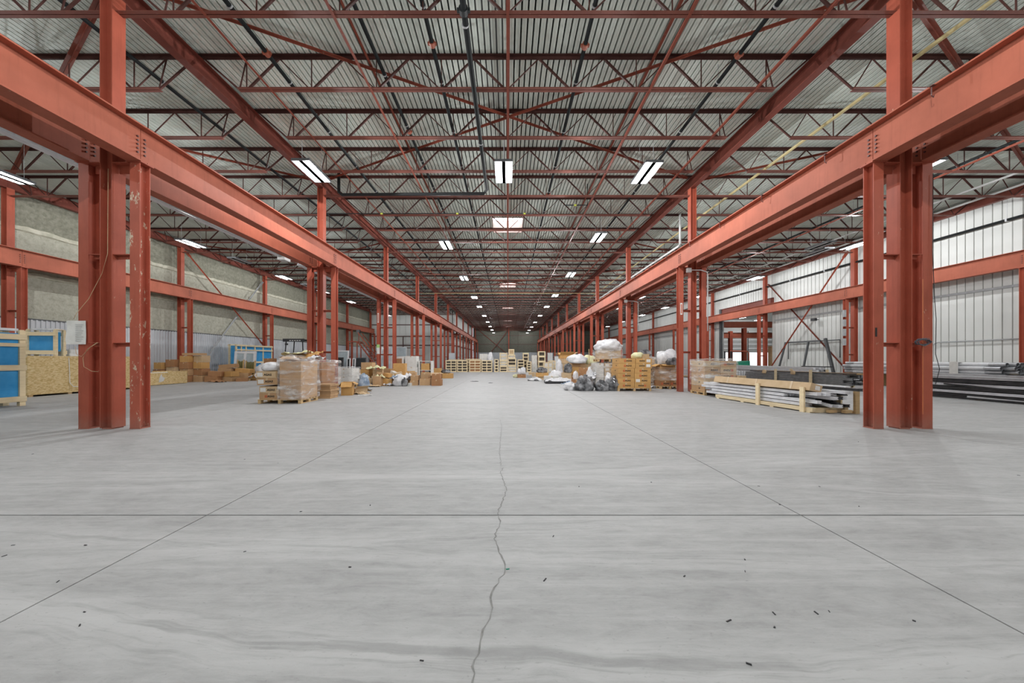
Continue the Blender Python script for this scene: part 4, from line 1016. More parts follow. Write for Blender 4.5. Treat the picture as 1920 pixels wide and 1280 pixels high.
ob('work_lamp', MB().tube([(-.75, -.45, 2.6), (-.75, -.45, 2.45)], .015, 6).box(-.83, -.67, -.5, -.4, 2.34, 2.45).mesh('work_lamp', 'dark'), o)
for c in (-.32, .22): ob('mast_rail', MB().box(.56, .70, c, c+.10, .05, 2.75).mesh('mast_rail', 'dark'), o)
ob('mast_carriage', MB().box(.71, .76, -.4, .4, .3, .75).mesh('mast_carriage', 'darkgrey'), o)
for c in (-.3, .2): ob('fork', MB().box(.76, 1.75, c, c+.1, .08, .12).box(.76, .80, c, c+.1, .12, .7).mesh('fork', 'darkgrey'), o)
ob('seat', MB().box(-.55, -.1, -.25, .25, .96, 1.1).box(-.6, -.48, -.25, .25, 1.1, 1.6).mesh('seat', 'darkgrey'), o)
ob('steering_wheel', MB().tube([(.18+.1*math.sin(t*PI/8)*.4, .17*math.cos(t*PI/8), 1.42+.15*math.sin(t*PI/8)) for t in range(17)], .014, 6).mesh('steering_wheel', 'dark'), o)

# ---------------------------------------------------------------- nearest left pallet of lettered cartons
P = 'nearest left pallet'
pallet(-7.17, 11.55, 1.36, 1.0, 'pine pallet under the nearest left load of lettered cartons')
z = .135
for k, (h, dx, rz, fl_) in enumerate(((.19, 0, 0, 0), (.21, 0, .0, 0), (.21, -.06, .04, 0), (.21, -.07, -.02, 1))):
    if k == 2: z += .05
    carton(-7.51+dx, 11.55-(.03 if k > 1 else 0), z, .62, .96, h, f'lettered brown carton, left end of {P}, {["bottom","second layer","third layer, slipped out","top, green stained"][k]}', ['card', 'card_p', 'card', 'card_p'][k], rz=rz, txt='ASAS', logo=k == 0, slip=(k > 0), tilt=(0, -.03*(k == 2)))
    z += h+.004
zl = z
for k in range(2):
    carton(-6.84, 11.55, .135+k*.60, .68, .96, .595, f'large plain brown carton under film on the {P}, {["lower","upper"][k]} of two', 'card', tape=True)
o = wrap(-6.84, 11.55, .13, .71, 1.0, 1.24, f'torn clear stretch film over the right half of the {P}', seed=2, bulge=.09, lump=lambda a, c: .16*max(0, 1-abs(a+.05)*3))
bag(-7.55, 11.25, zl+.01, .52, .5, .26, 'white and brown sack lying on top of the nearest left pallet', 'bag_w', seed=12, name='sack', cat='sack', rough=.15)
carton(-7.52, 11.75, zl+.0, .5, .35, .16, 'small dark brown carton on top of the nearest left pallet, behind the sack', 'card_b', rz=.2)
open_carton(-7.12, 11.7, 1.345-.0, .5, .36, .14, 'opened flat brown carton on top of the nearest left pallet', 'card', flaps=(.5, -.6, .2, .5))
cloth(-7.1, 11.9, 1.56, .8, .6, 'cream foam sheet bent over the top of the nearest left pallet', 'foam', seed=5, amp=.12, tilt=(0, -.12), name='foam_sheet', cat='foam')
cloth(-6.62, 11.9, 1.50, .7, .45, 'torn brown cardboard piece sticking up from the nearest left pallet', 'card_o', seed=7, amp=.12, tilt=(.3, -.25), name='cardboard_scrap', cat='scrap')
# second left pallet, just behind
pallet(-7.32, 13.65, 1.05, 1.1, 'pallet under the second left load, behind the nearest one')
z = .135
for k in range(5):
    carton(-7.50, 13.6, z, .62, 1.0, .225, f'lettered brown carton on the second left pallet, {["bottom layer","second layer","third layer","fourth layer","top layer"][k]}', ['card_p', 'card', 'card'][k % 3], txt='ASAS', logo=False, slip=k in (2,), rz=.01*(k % 3-1)); z += .229
carton(-7.05, 13.6, .135, .26, 1.0, 1.13, 'narrow upright brown carton at the right end of the second left pallet', 'card_b')
wrap(-7.28, 13.62, .13, 1.1, 1.06, 1.2, 'pinkish clear film round the second left pallet', seed=5, bulge=.05)
cloth(-7.55, 13.35, 1.37, .9, .8, 'white plastic sheet draped over the second left pallet', seed=11, amp=.22)
carton(-7.1, 12.52, .135, .24, .45, .50, 'upright brown carton with a white label beside the nearest left pallet', 'card', slip=.02, tape=False)
pallet(-7.1, 12.52, .3, .5, 'short pallet piece under the upright carton', m='wood')
sheet_pile(-6.55, 12.75, 0, .58, .6, 6, .085, 'folded brown carton in the flat stack by the second left columns', 'card', seed=2)
open_carton(-6.25, 13.75, 0, .40, .45, .50, 'upright open carton with green print beside the second left columns', 'card_o', rz=.25, flaps=(.9, .3, 1.1, .5))
open_carton(-6.15, 14.45, 0, .42, .6, .2, 'collapsed open carton lying by the second left columns', 'card_p', rz=-.5, flaps=(-.5, .6, .2, -.6))
cloth(-5.9, 14.15, .0, .55, .4, 'flat tan cardboard flap on the floor by the second left columns', 'card_p', seed=14, amp=.10, tilt=(0, .2), name='cardboard_scrap', cat='scrap')
# wrapped grey load, blue bag, black windows
pallet(-8.15, 17.9, .95, .9, 'pallet under the grey wrapped load past the second left columns')
for k in range(4): carton(-8.15, 17.9, .135+k*.2, .86, .84, .197, f'grey carton inside the wrapped load past the second left columns, {["bottom","second","third","top"][k]} layer', 'card_w')
wrap(-8.15, 17.9, .12, .92, .9, .86, 'cloudy film round the grey load past the second left columns', seed=9, bulge=.03)
bag(-7.2, 17.6, 0, .52, .5, .62, 'blue crumpled plastic bag past the second left columns', 'bag_b', seed=16)
framed(-9.55, 20.2, 0, .72, 1.9, .08, 'paint_w', 'glass_pale', 'white framed window leaning behind the grey wrapped load', rz=.05, lean=-.08, fw=.06)
for q, (x, w_, h_) in enumerate(((-9.5, .62, 1.5), (-8.95, .2, 1.45), (-8.7, .16, 1.45), (-8.35, .55, 1.48))):
    framed(x, 19.6+.12*q, 0, w_, h_, .06, 'prof_k' if q % 3 == 0 else 'paint_w', 'glass_black', f'{["wide black","narrow white-edged","slim white-edged","black square"][q]} glazed unit leaning behind the grey wrapped load', rows=2, lean=-.07, fw=.045)
# heap between the second and third left columns
HG = 'mixed heap past the second left columns'
hp = [(-7.7, 19.4, .0, .62, .5, .42, 'card'), (-7.1, 19.2, .0, .5, .45, .5, 'card_p'), (-6.45, 18.6, 0, .5, .4, .36, 'card_o'), (-6.75, 18.3, 0, .42, .36, .52, 'card'), (-7.35, 18.4, .0, .46, .4, .40, 'card_p'), (-7.75, 19.4, .43, .6, .5, .4, 'card_o'), (-7.7, 19.45, .84, .62, .46, .38, 'card'), (-7.1, 19.3, .51, .5, .42, .3, 'card_p'), (-6.4, 19.3, 0, .55, .5, .6, 'card_p'), (-6.9, 20.3, 0, .6, .5, .85, 'card'), (-6.3, 20.6, 0, .7, .5, 1.15, 'card_o')]
hn = ['back left, floor level', 'back middle, floor level', 'front right, floor level', 'upright one at the front', 'front left beside the blue bag', 'back left, second layer', 'topmost, torn and tan', 'back middle, second layer', 'right end behind the white bags', 'tall one behind', 'tallest one, at the back right']
for (x, y, z, a, c, h, m), nm in zip(hp, hn): carton(x, y, z, a, c, h, f'carton in {HG}, {nm}', m, rz=random.uniform(-.3, .3), tape=False)
rnd = random.Random(77)
SM = ['torn', 'squashed', 'small', 'open-ended', 'tipped', 'dented', 'pale', 'flat', 'crooked', 'stained']
for q in range(10):
    x, y = -7.75+.2*q+rnd.uniform(-.08, .08), 18.95+.5*(q % 2)+rnd.uniform(-.1, .1); z = (.40, .52, .02, .42, .53, .36)[q % 6]
    carton(x, y, z if q % 3 else .43, rnd.uniform(.26, .40), rnd.uniform(.22, .34), rnd.uniform(.14, .26), f'{SM[q]} little carton tossed on the mixed heap, {["first","second","third","fourth","fifth","sixth","seventh","eighth","ninth","tenth"][q]} from its left end', ['card', 'card_p', 'card_o', 'card_w'][q % 4], rz=rnd.uniform(-.8, .8), tilt=(rnd.uniform(-.25, .25), rnd.uniform(-.25, .25)), tape=False)
for q in range(5):
    cloth(-7.5+.42*q, 18.35+.12*(q % 2), .0 if q % 2 else .38, .5, .4, f'crumpled {["white","grey","cream","white","blue"][q]} wrapping scrap on the front of the mixed heap, {["first","second","third","fourth","fifth"][q]} from the left', ['paper', 'bag_k', 'foam', 'bag_w', 'bag_b'][q], seed=130+q, amp=.2, name='wrapping_scrap', cat='scrap')
cloth(-7.1, 19.0, .85, .9, .6, 'pale green crumpled plastic on the mixed heap past the second left columns', 'foam', seed=21, amp=.2)
cloth(-5.75, 19.1, .25, 1.1, .8, 'large white plastic sheet sliding off the mixed heap', seed=22, amp=.45)
bag(-5.6, 18.35, 0, .62, .55, .55, 'white sack with black print before the third left columns', 'bag_w', seed=23, name='sack', cat='sack')
bag(-5.35, 18.2, .0, .34, .3, .4, 'dark printed plastic bag before the third left columns', 'bag_k', seed=24)
cloth(-6.85, 17.9, .0, .8, .45, 'flat tan cardboard on the floor before the mixed heap', 'card_p', seed=25, amp=.1, name='cardboard_scrap', cat='scrap')
# cartons on the floor before the third left columns
FR = [(-5.0, 18.9, 0, .42, .26), (-5.62, 19.7, .0, .5, .36), (-4.63-.35, 19.0, .262, .42, .26), (-4.42, 18.95, 0, .56, .36), (-4.42, 19.0, .362, .42, .30), (-5.35, 19.8, .362, .4, .3), (-3.75, 18.7, 0, .50, .32), (-3.78, 18.75, .322, .44, .30)]
FN = ['first at the floor', 'back left one', 'small one on the first', 'wide middle one at the floor', 'one on the wide middle one', 'one stacked at the back', 'right end one at the floor', 'right end one on top']
for (x, y, z, a, h), nm in zip(FR, FN): carton(x, y, z, a, .45, h, f'plain carton in the floor row by third left columns, {nm}', 'card' if 'right' not in nm else 'card_b', rz=random.uniform(-.06, .06))
open_carton(-4.0, 19.5, .36, .45, .4, .28, 'open carton with a pale flap on the floor row before the third left columns', 'card_p', flaps=(.8, .3, 1, .2))
carton(-4.1, 19.5, 0, .5, .45, .355, 'brown carton under the open one in the floor row', 'card')
carton(-5.25, 18.55, 0, .35, .3, .14, 'low white carton before the floor row of brown cartons', 'card_w')
# white appliance-like cartons behind
for q, (x, y, z, a, h, nm) in enumerate(((-7.52, 24.3, 0, .95, .72, 'lower left'), (-6.55, 24.3, 0, .8, .86, 'lower right'), (-7.55, 24.3, .724, .9, .86, 'upper left with brown squares'), (-6.6, 24.3, .864, .78, .74, 'upper right'))):
    o = carton(x, y, z, a, .7, h, f'big white carton behind the third left columns, {nm}', 'card_w')
    if q == 2: ob('printed_square', MB().box(-.05, .35, -.352, -.35, .25, .72).mesh('printed_square', 'card_b'), o); ob('printed_square', MB().box(-.3, -.18, -.352, -.35, .45, .55).mesh('printed_square', 'logo'), o)
carton(-6.35, 22.9, .0, .6, .25, .62, 'orange-brown carton before the big white ones', 'card_o')
o = empty('carton_rack', (-5.65, 24.4, 0)); T(o, 'pale rack holding brown cartons behind the third left columns', 'rack')
for a in (-.42, .42): ob('post', MB().box(a-.04, a+.04, -.3, .3, 0, 1.28).mesh('post', 'card_w'), o)
for c in (.02, .62, 1.24): ob('shelf', MB().box(-.38, .38, -.3, .3, c, c+.03).mesh('shelf', 'card_w'), o)
for c in (0, 1): carton(-5.65, 24.35, .052+.6*c, .55, .5, .45, f'brown carton on the {["lower","upper"][c]} shelf of the pale rack', 'card_o')
# last floor cartons on the left
for q, (x, z, a, h, nm) in enumerate(((-5.2, 0, .74, .40, 'left bottom'), (-5.22, .404, .66, .32, 'left top'), (-4.4, 0, .74, .36, 'right bottom'))):
    carton(x, 25.9, z, a, .6, h, f'brown carton of the low group before the fourth left columns, {nm}', 'card_o')
bag(-4.55, 25.9, .365, .7, .5, .26, 'dark blue and white plastic heap on the low carton group', 'bag_k', seed=31, name='plastic_heap', cat='plastic')
bag(-5.75, 26.3, 0, .3, .3, .8, 'upright black bag beside the low carton group', 'bag_k', seed=33)
# red steel stair
o = empty('steel_stair', (-14.9, 35.5, 0)); T(o, 'red steel stair with handrails standing in the left aisle', 'stair')
top, run = 3.1, 2.3
for c in (-.5, .5): ob('stringer', MB().bar((run, c, .08), (0, c, top), .06, .26, (0, 1, 0)).mesh('stringer', 'column'), o)
for k in range(14): ob('tread', MB().box(run-(k+1)*run/14-.02, run-k*run/14+.05, -.47, .47, .12+k*.21, .15+k*.21).mesh('tread', 'galv'), o)
for c in (-.5, .5):
    ob('handrail', MB().bar((run, c, 1.0), (0, c, top+.95), .07, .07, (0, 1, 0)).mesh('handrail', 'column'), o)
    for k in range(4): ob('baluster', MB().box(run-.1-k*.7-.02, run-.1-k*.7+.02, c-.02, c+.02, .15+(.1+k*.7)*top/run, 1.05+(.1+k*.7)*top/run).mesh('baluster', 'column'), o)
ob('landing', MB().box(-1.0, 0, -.5, .5, top, top+.08).mesh('landing', 'column'), o)
for a in (-.95, -.1):
    for c in (-.45, .45): ob('leg', MB().box(a-.04, a+.04, c-.04, c+.04, 0, top).mesh('leg', 'column'), o)
ob('lamp_head', MB().box(-.3, .0, -.15, .15, top+.9, top+1.25).tube([(-.15, 0, top+.08), (-.15, 0, top+.9)], .025, 6).mesh('lamp_head', 'darkgrey'), o)
for q, (x, y, a) in enumerate(((-11.6, 33.5, .0), (-10.3, 33.7, .1))):
    framed(x, y, 0, 1.1, 2.6, .06, 'paint_w', 'glass_pale', f'tall white framed glass sheet leaning beyond the red stair, {["first","second"][q]} of two', rz=a, lean=-.14, fw=.05)
# ---------------------------------------------------------------- right side: lettered cartons on pallets
P = 'tidy pallet on the right'
pallet(5.55, 15.95, 1.48, 1.1, 'pallet under the tidy load of lettered orange-tan cartons', m='wood')
for c in range(2):
    z = .135
    for k in range(6):
        fl_ = c == 1 and k in (0, 4, 5)
        nm = f'{["left","right"][c]} column, {["bottom layer","second layer","third layer","fourth layer","fifth layer","top layer"][k]}'
        carton(5.19+c*.725+(.05 if k > 3 else 0), 15.95, z, .715, 1.05, .213, f'lettered orange-tan carton on the {P}, {nm}', 'card_o', txt='ASAS', side_txt=c == 0, flip=fl_, slip=(.20 if (c == 1 and k in (4, 5)) else True) if (c == 1 and k in (1, 4, 5)) else False, logo=not (c == 1 and k in (1, 4, 5)), rz=[.0, .008, -.006, .01, -.012, .004][k])
        z += .217
zt5 = z
carton(6.0, 15.9, zt5, .6, .5, .19, f'plain tan carton lying on top of the {P}', 'card_p')
bag(5.75, 15.7, zt5+.0, .5, .45, .24, f'yellowish plastic lump on top of the {P}', 'foam', seed=41, name='plastic_heap', cat='plastic')
pallet(6.55+.35, 17.75, .75, .95, 'pallet under the narrow load half behind the tidy one')
z = .135
for k in range(6):
    carton(6.9, 17.75, z, .66, .9, .213, f'lettered tan carton in the narrow load behind the tidy pallet, {["bottom","second","third","fourth","fifth","top"][k]} layer', ['card', 'card_p'][k % 2], txt='ASAS', logo=False, slip=True); z += .217
wrap(6.9, 17.75, .13, .7, .94, 1.36, 'clear film round the narrow load behind the tidy pallet', seed=12, bulge=.03)
cloth(6.75, 17.0, .0, .7, .4, 'clear film scraps on the floor beside the tidy pallet', seed=42, amp=.18)
bag(6.9, 17.7, 1.55, .62, .6, .3, 'dark and white plastic heap on the narrow load behind the tidy pallet', 'bag_k', seed=43, name='plastic_heap', cat='plastic')
pallet(7.62, 16.95, .95, .9, 'pallet under the film-swathed load behind the second right columns')
for c in range(2):
    carton(7.40+c*.46, 16.95, .135, .45, .85, .24, f'lettered brown carton low in the film-swathed load, {["hall side","aisle side"][c]}', 'card_b', txt='ASAS', slip=False)
    carton(7.40+c*.46, 16.95, .38, .45, .85, .55, f'plain brown carton in the film-swathed load, {["hall side","aisle side"][c]}', 'card')
open_carton(7.55, 16.9, .935, .7, .6, .22, 'open brown carton on top of the film-swathed load', 'card_o', flaps=(.2, .3, .4, .2))
wrap(7.63, 16.95, .40, .98, .9, .62, 'grey billowing film round the film-swathed load', seed=17, bulge=.14, top=False)
bag(7.65, 16.9, 1.10, .95, .8, .72, 'big white plastic bundle on the film-swathed load', 'bag_w', seed=45, name='plastic_heap', cat='plastic')
bag(7.72, 16.45, 1.12, .6, .3, .35, 'black plastic clump in front of the white bundle', 'bag_k', seed=46, name='plastic_heap', cat='plastic')
P = 'wrapped load by the second right columns'
pallet(8.22, 14.1, 1.27, 1.05, 'pallet under the wrapped load beside the second right columns')
for c in range(2):
    z = .135
    for k in range(5):
        carton(7.915+c*.62, 14.1, z, .612, 1.0, .236, f'lettered tan carton, wrapped load by second right columns, {["left","right"][c]} column, {["bottom","second","third","fourth","top"][k]} layer', ['card', 'card_p', 'card'][(k+c) % 3], txt='ASAS', side_txt=c == 0, flip=c == 1 and k in (2, 3), logo=k == 0 or c == 1, slip=(c == 0 and k in (2,))); z += .240
wrap(8.22, 14.1, .36, 1.27, 1.04, 1.02, 'loose clear film round the wrapped load beside the second right columns', seed=21, bulge=.03)
# bags and loads further along
for q, (x, y, a, c, h, m, nm) in enumerate(((3.55, 15.75, .85, .7, .62, 'bag_k', 'largest, grey and black'), (4.15, 15.55, .55, .5, .42, 'bag_k', 'low middle one'), (4.62, 15.75, .75, .6, .58, 'bag_k', 'shiny striped one'), (3.3, 15.95, .6, .5, .34, 'bag_w', 'pale flat one'))):
    bag(x-(.45 if q == 3 else .1 if q == 0 else -.12 if q == 2 else 0), y, 0, a, c, h, f'rubbish bag on the floor before the film-wrapped block, {nm}', m, seed=50+q, sub=4)
bag(4.72, 16.5, 0, .3, .4, .7, 'tall white plastic bag wedged beside the tidy pallet', 'bag_w', seed=57)
P = 'film-wrapped block'
pallet(5.06, 18.4, 1.15, 1.0, 'pallet under the film-wrapped block between second and third right columns')
for k in range(5):
    carton(5.28, 18.4, .135+k*.212, .70, .95, .208, f'lettered greyish carton in the film-wrapped block, {["bottom","second","third","fourth","top"][k]} layer', 'card_p', txt='ASAS', logo=False, slip=True)
carton(4.70, 18.4, .135, .40, .95, 1.05, 'pale tall carton at the hall end of the film-wrapped block', 'card_w')
wrap(5.06, 18.4, .13, 1.14, 1.0, 1.07, 'milky film round the film-wrapped block', seed=25, bulge=.025)
pallet(5.2, 18.4, 1.25, 1.0, 'pallet laid on top of the film-wrapped block', z=1.27)
for c in range(2): carton(4.95+c*.55, 18.4, 1.405, .54, .9, .42, f'tan carton on the raised pallet, {["hall side","aisle side"][c]}', 'card_p')
bag(5.25, 18.35, 1.80, 1.35, 1.05, .62, 'big white film bundle towering over the film-wrapped block', 'bag_w', seed=61, name='plastic_heap', cat='plastic', sub=4, rough=.16)
wrap(5.2, 18.4, 1.40, 1.22, .98, .5, 'white film hanging round the raised pallet', seed=62, bulge=.08, top=False)
cloth(4.45, 18.2, .55, .35, 1.0, 'white film strip trailing down beside the film-wrapped block', seed=63, amp=.15, tilt=(0, -1.15))
bag(4.28, 18.3, 0, .4, .55, .9, 'translucent bag standing beside the film-wrapped block', 'bag_w', seed=64)
for q, (x, z, h, nm) in enumerate(((3.62, 0, .31, 'low one on the hall side'), (4.04, 0, .31, 'bottom of the stack of three'), (4.04, .314, .31, 'middle of the stack of three'), (4.03, .628, .31, 'top of the stack of three'))):
    carton(x, 18.75, z, .41, .4, h, f'plain orange-brown carton before the white film heap, {nm}', 'card_b')
bag(3.62, 18.75, .315, .28, .25, .42, 'small white bag on the low orange-brown carton', 'bag_w', seed=65)
HG = 'tall mixed heap by the third right columns'
for q, (x, y, z, a, c, h, m, nm) in enumerate(((4.0, 21.0, 0, .7, .6, .5, 'card_b', 'floor level in front'), (4.75, 21.3, 0, .7, .6, .6, 'card', 'floor level at the back'), (4.0, 21.0, .505, .65, .55, .42, 'card_o', 'second layer in front'), (4.75, 21.3, .605, .66, .55, .5, 'card_p', 'second layer at the back'), (4.2, 21.1, .93, .8, .5, .22, 'card', 'flat one near the top'), (3.45, 20.7, 0, .5, .5, .6, 'card_p', 'floor level, hall side'))):
    carton(x, y, z, a, c, h, f'carton in the {HG}, {nm}', m, rz=random.uniform(-.2, .2), tape=False)
bag(4.1, 20.9, 1.15, 1.1, .8, .5, f'white plastic bag arching over the {HG}', 'bag_w', seed=66, name='plastic_heap', cat='plastic')
bag(4.95, 21.2, 1.11, .9, .7, .5, f'cream plastic on top of the {HG}', 'foam', seed=67, name='plastic_heap', cat='plastic')
bag(5.35, 21.3, 1.0, .4, .5, .5, f'black bag on the aisle side of the {HG}', 'bag_k', seed=68)
bag(3.55, 20.7, .61, .5, .5, .5, f'black bag on the hall side of the {HG}', 'bag_k', seed=69)
T(ob('standing_stick', MB().bar((0, 0, 0), (-.03, 0, .9), .03, .03, (0, 1, 0)).mesh('standing_stick', 'wood'), None, (4.85, 20.9, 1.1)), 'thin timber stick standing up from the tall mixed heap', 'stick')
pallet(4.3, 26.0, 1.15, 1.0, 'pallet under the stack of flat tan boards')
sheet_pile(4.3, 26.0, .135, 1.1, .95, 13, .1, 'flat tan board in the stack behind the tall mixed heap', 'card_p', seed=9, group='stack of flat tan boards', name='flat_board')
open_carton(4.3, 26.0, 1.45, 1.0, .8, .25, 'wide open tan tray on the stack of flat boards', 'card_o', flaps=(-.6, -.5, -.4, -.6))
bag(3.72, 25.4, 0, .5, .5, 1.3, 'tall translucent wrapping beside the stack of flat boards', 'bag_w', seed=70, name='plastic_heap', cat='plastic')
# flat film-covered things on the floor
for q, (x, y, a, c, h, m, nm) in enumerate(((2.75, 21.3, .95, .7, .10, 'card_k', 'dark tray'),)):
    o = empty('flat_tray', (2.9, 20.4, 0)); T(o, 'long dark flat tray full of white film on the floor', 'tray')
    ob('tray_base', MB().box(-.75, .75, -.4, .4, 0, .09).mesh('tray_base', 'dark'), o)
    for s in (-1, 1): ob('tray_rim', MB().box(-.75, .75, s*.4-.02, s*.4+.02, .09, .14).mesh('tray_rim', 'darkgrey'), o)
cloth(2.95, 20.4, .10, 1.5, .8, 'white film crumpled on the long dark tray', seed=71, amp=.22)
cloth(3.35, 19.9, .0, .7, .5, 'pale blue film dropped beside the long dark tray', 'bag_b', seed=72, amp=.2)
carton(2.75, 22.2, 0, .9, .6, .34, 'white flat carton behind the long dark tray', 'card_w')
bag(3.1, 22.6, .0, .9, .7, .62, 'white plastic bag behind the long dark tray', 'bag_w', seed=73)
for q, (x, y, z, a, h, m, nm) in enumerate(((2.45, 24.3, 0, .95, .2, 'card_p', 'lower'), (2.35, 24.2, .205, .85, .26, 'card_o', 'upper'))):
    carton(x, y, z, a, .6, h, f'flat tan carton of the low hall heap, {nm} of two', m)
bag(2.35, 24.2, .47, .72, .5, .34, 'black and white bag on the low hall heap', 'bag_k', seed=75)
cloth(1.75, 22.8, 0, .9, .55, 'clear film scrap on the floor before the low hall heap', seed=76, amp=.2)
carton(1.05, 26.6, 0, .62, .5, .24, 'low reddish-brown carton holding white bags in the hall', 'card_b')
for q, (x, s_, nm) in enumerate(((.88, .34, 'smaller'), (1.15, .44, 'larger'))):
    bag(x, 26.6, .245, s_, .4, .4+.1*q, f'white plastic bag on the low reddish-brown carton, {nm} one', 'bag_w', seed=77+q)
bag(.62, 26.8, 0, .42, .4, .25, 'cream plastic lump beside the low reddish-brown carton', 'foam', seed=80, name='plastic_heap', cat='plastic')
carton(1.62, 26.5, 0, .38, .35, .22, 'small grey-blue carton beside the low reddish-brown carton', 'grey')
carton(1.95, 28.5, 0, .5, .45, .34, 'tan carton behind the small grey-blue one', 'card_p')

# ---------------------------------------------------------------- far slatted crates across the hall
def slat_crate(x, y, z, w, d, h, rows, label, cols=2, m='wood_p', lining=None, group=None):
    o = empty('slatted_crate', (x, y, z)); T(o, label, 'crate', group); t = .03; pw_ = .10
    for i in range(cols+1):
        a = -w/2+pw_/2+(w-pw_)*i/cols
        for s in (-1, 1):
            ob('post', boxm('post', pw_, .05, h, m), o, (a, s*(d/2-.026), 0))
    bh = .10
    for k in range(rows+1):
        c = (h-bh)*k/rows
        for s in (-1, 1): ob('slat', boxm('slat', w, t, bh, m), o, (0, s*(d/2+.015), c))
        for s in (-1, 1): ob('slat', boxm('slat', t, d-.06, bh, m), o, (s*(w/2-.016), 0, c))
    ob('floor_board', boxm('floor_board', w-.1, d-.06, .03, m), o, (0, 0, .05))
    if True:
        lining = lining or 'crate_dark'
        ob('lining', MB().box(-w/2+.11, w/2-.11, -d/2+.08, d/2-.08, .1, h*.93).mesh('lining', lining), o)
    return o
yc = 38.6
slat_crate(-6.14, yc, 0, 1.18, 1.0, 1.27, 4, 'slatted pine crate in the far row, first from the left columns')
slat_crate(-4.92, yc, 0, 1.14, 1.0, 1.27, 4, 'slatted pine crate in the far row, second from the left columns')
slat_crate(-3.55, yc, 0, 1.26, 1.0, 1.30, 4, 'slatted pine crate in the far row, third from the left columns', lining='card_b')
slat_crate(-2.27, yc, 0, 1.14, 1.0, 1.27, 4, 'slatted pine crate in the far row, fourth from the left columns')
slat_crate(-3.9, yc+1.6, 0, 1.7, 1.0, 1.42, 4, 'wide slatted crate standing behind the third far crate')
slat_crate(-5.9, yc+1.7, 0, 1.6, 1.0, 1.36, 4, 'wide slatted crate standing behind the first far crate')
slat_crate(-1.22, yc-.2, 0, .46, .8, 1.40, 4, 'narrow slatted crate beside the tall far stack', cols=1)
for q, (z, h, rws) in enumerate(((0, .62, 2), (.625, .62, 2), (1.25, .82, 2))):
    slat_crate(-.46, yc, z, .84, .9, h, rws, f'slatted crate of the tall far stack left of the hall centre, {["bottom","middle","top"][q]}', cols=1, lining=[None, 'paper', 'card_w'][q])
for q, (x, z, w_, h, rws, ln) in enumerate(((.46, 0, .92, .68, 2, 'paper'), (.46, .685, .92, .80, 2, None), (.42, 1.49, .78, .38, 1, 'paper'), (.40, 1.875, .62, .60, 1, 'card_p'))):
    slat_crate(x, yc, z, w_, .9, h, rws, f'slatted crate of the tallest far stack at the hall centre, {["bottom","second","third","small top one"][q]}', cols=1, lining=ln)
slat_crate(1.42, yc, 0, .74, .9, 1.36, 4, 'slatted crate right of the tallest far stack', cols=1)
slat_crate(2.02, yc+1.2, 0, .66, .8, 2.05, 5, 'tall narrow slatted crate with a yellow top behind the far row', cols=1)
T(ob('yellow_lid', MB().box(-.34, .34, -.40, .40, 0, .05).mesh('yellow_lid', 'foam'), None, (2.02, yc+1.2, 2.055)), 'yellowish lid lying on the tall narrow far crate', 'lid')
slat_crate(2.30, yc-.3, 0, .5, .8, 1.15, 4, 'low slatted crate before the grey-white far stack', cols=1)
for k in range(4): carton(2.98, yc+1.0, .46*k, .62, .7, .455, f'grey-white carton of the tall far stack, {["bottom","second","third","top"][k]} one', 'card_w')
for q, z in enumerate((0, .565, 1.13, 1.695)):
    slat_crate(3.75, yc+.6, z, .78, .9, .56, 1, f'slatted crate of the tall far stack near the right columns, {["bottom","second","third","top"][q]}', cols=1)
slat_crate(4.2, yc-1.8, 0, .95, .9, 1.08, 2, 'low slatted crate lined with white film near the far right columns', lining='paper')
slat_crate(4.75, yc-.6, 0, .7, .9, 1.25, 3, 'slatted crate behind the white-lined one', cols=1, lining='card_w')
bag(-2.0, yc+1.4, .0, .8, .6, 1.9, 'tall white wrapped load behind the fourth far crate', 'bag_w', seed=90, name='plastic_heap', cat='plastic')
for k in range(4): carton(-2.75, yc+2.0, .5*k, .95, .8, .495, f'white carton of the far pale stack, {["bottom","second","third","top"][k]} one', 'card_w')
for q, (x, y, s_, m) in enumerate(((5.6, 36.2, .9, 'bag_k'), (6.2, 34.5, .8, 'bag_w'))):
    bag(x, y, 0, s_, s_*.8, s_*.8, f'{["dark","pale"][q]} plastic heap among the far right goods', m, seed=92+q, name='plastic_heap', cat='plastic')
carton(5.5, 33.8, 0, 1.1, .6, .5, 'cream low carton among the far right goods', 'card_w')
carton(6.3, 35.6, 0, .7, .6, .75, 'grey carton among the far right goods', 'grey')
for q, (x, y, h) in enumerate(((7.0, 42.5, 2.2), (7.1, 47.5, 1.8), (7.0, 55.0, 2.4))):
    o = empty('electrical_cabinet', (-7.3 if q == 0 else x-.4, y if q else 46.2, 0)); T(o, f'{["blue-grey","pale","tall pale"][q]} electrical cabinet {["by the far left columns","by the far right columns, nearer","by the far right columns, farther"][q]}', 'cabinet')
    ob('cabinet_body', MB().box(-.4, .4, -.25, .25, .1, h).mesh('cabinet_body', 'clad_back' if q == 0 else 'grey'), o)
    ob('cabinet_door', MB().box(-.37, .37, -.275, -.252, .14, h-.05).mesh('cabinet_door', 'clad' if q == 0 else 'white'), o)
    ob('plinth', MB().box(-.38, .38, -.23, .23, 0, .1).mesh('plinth', 'dark'), o)

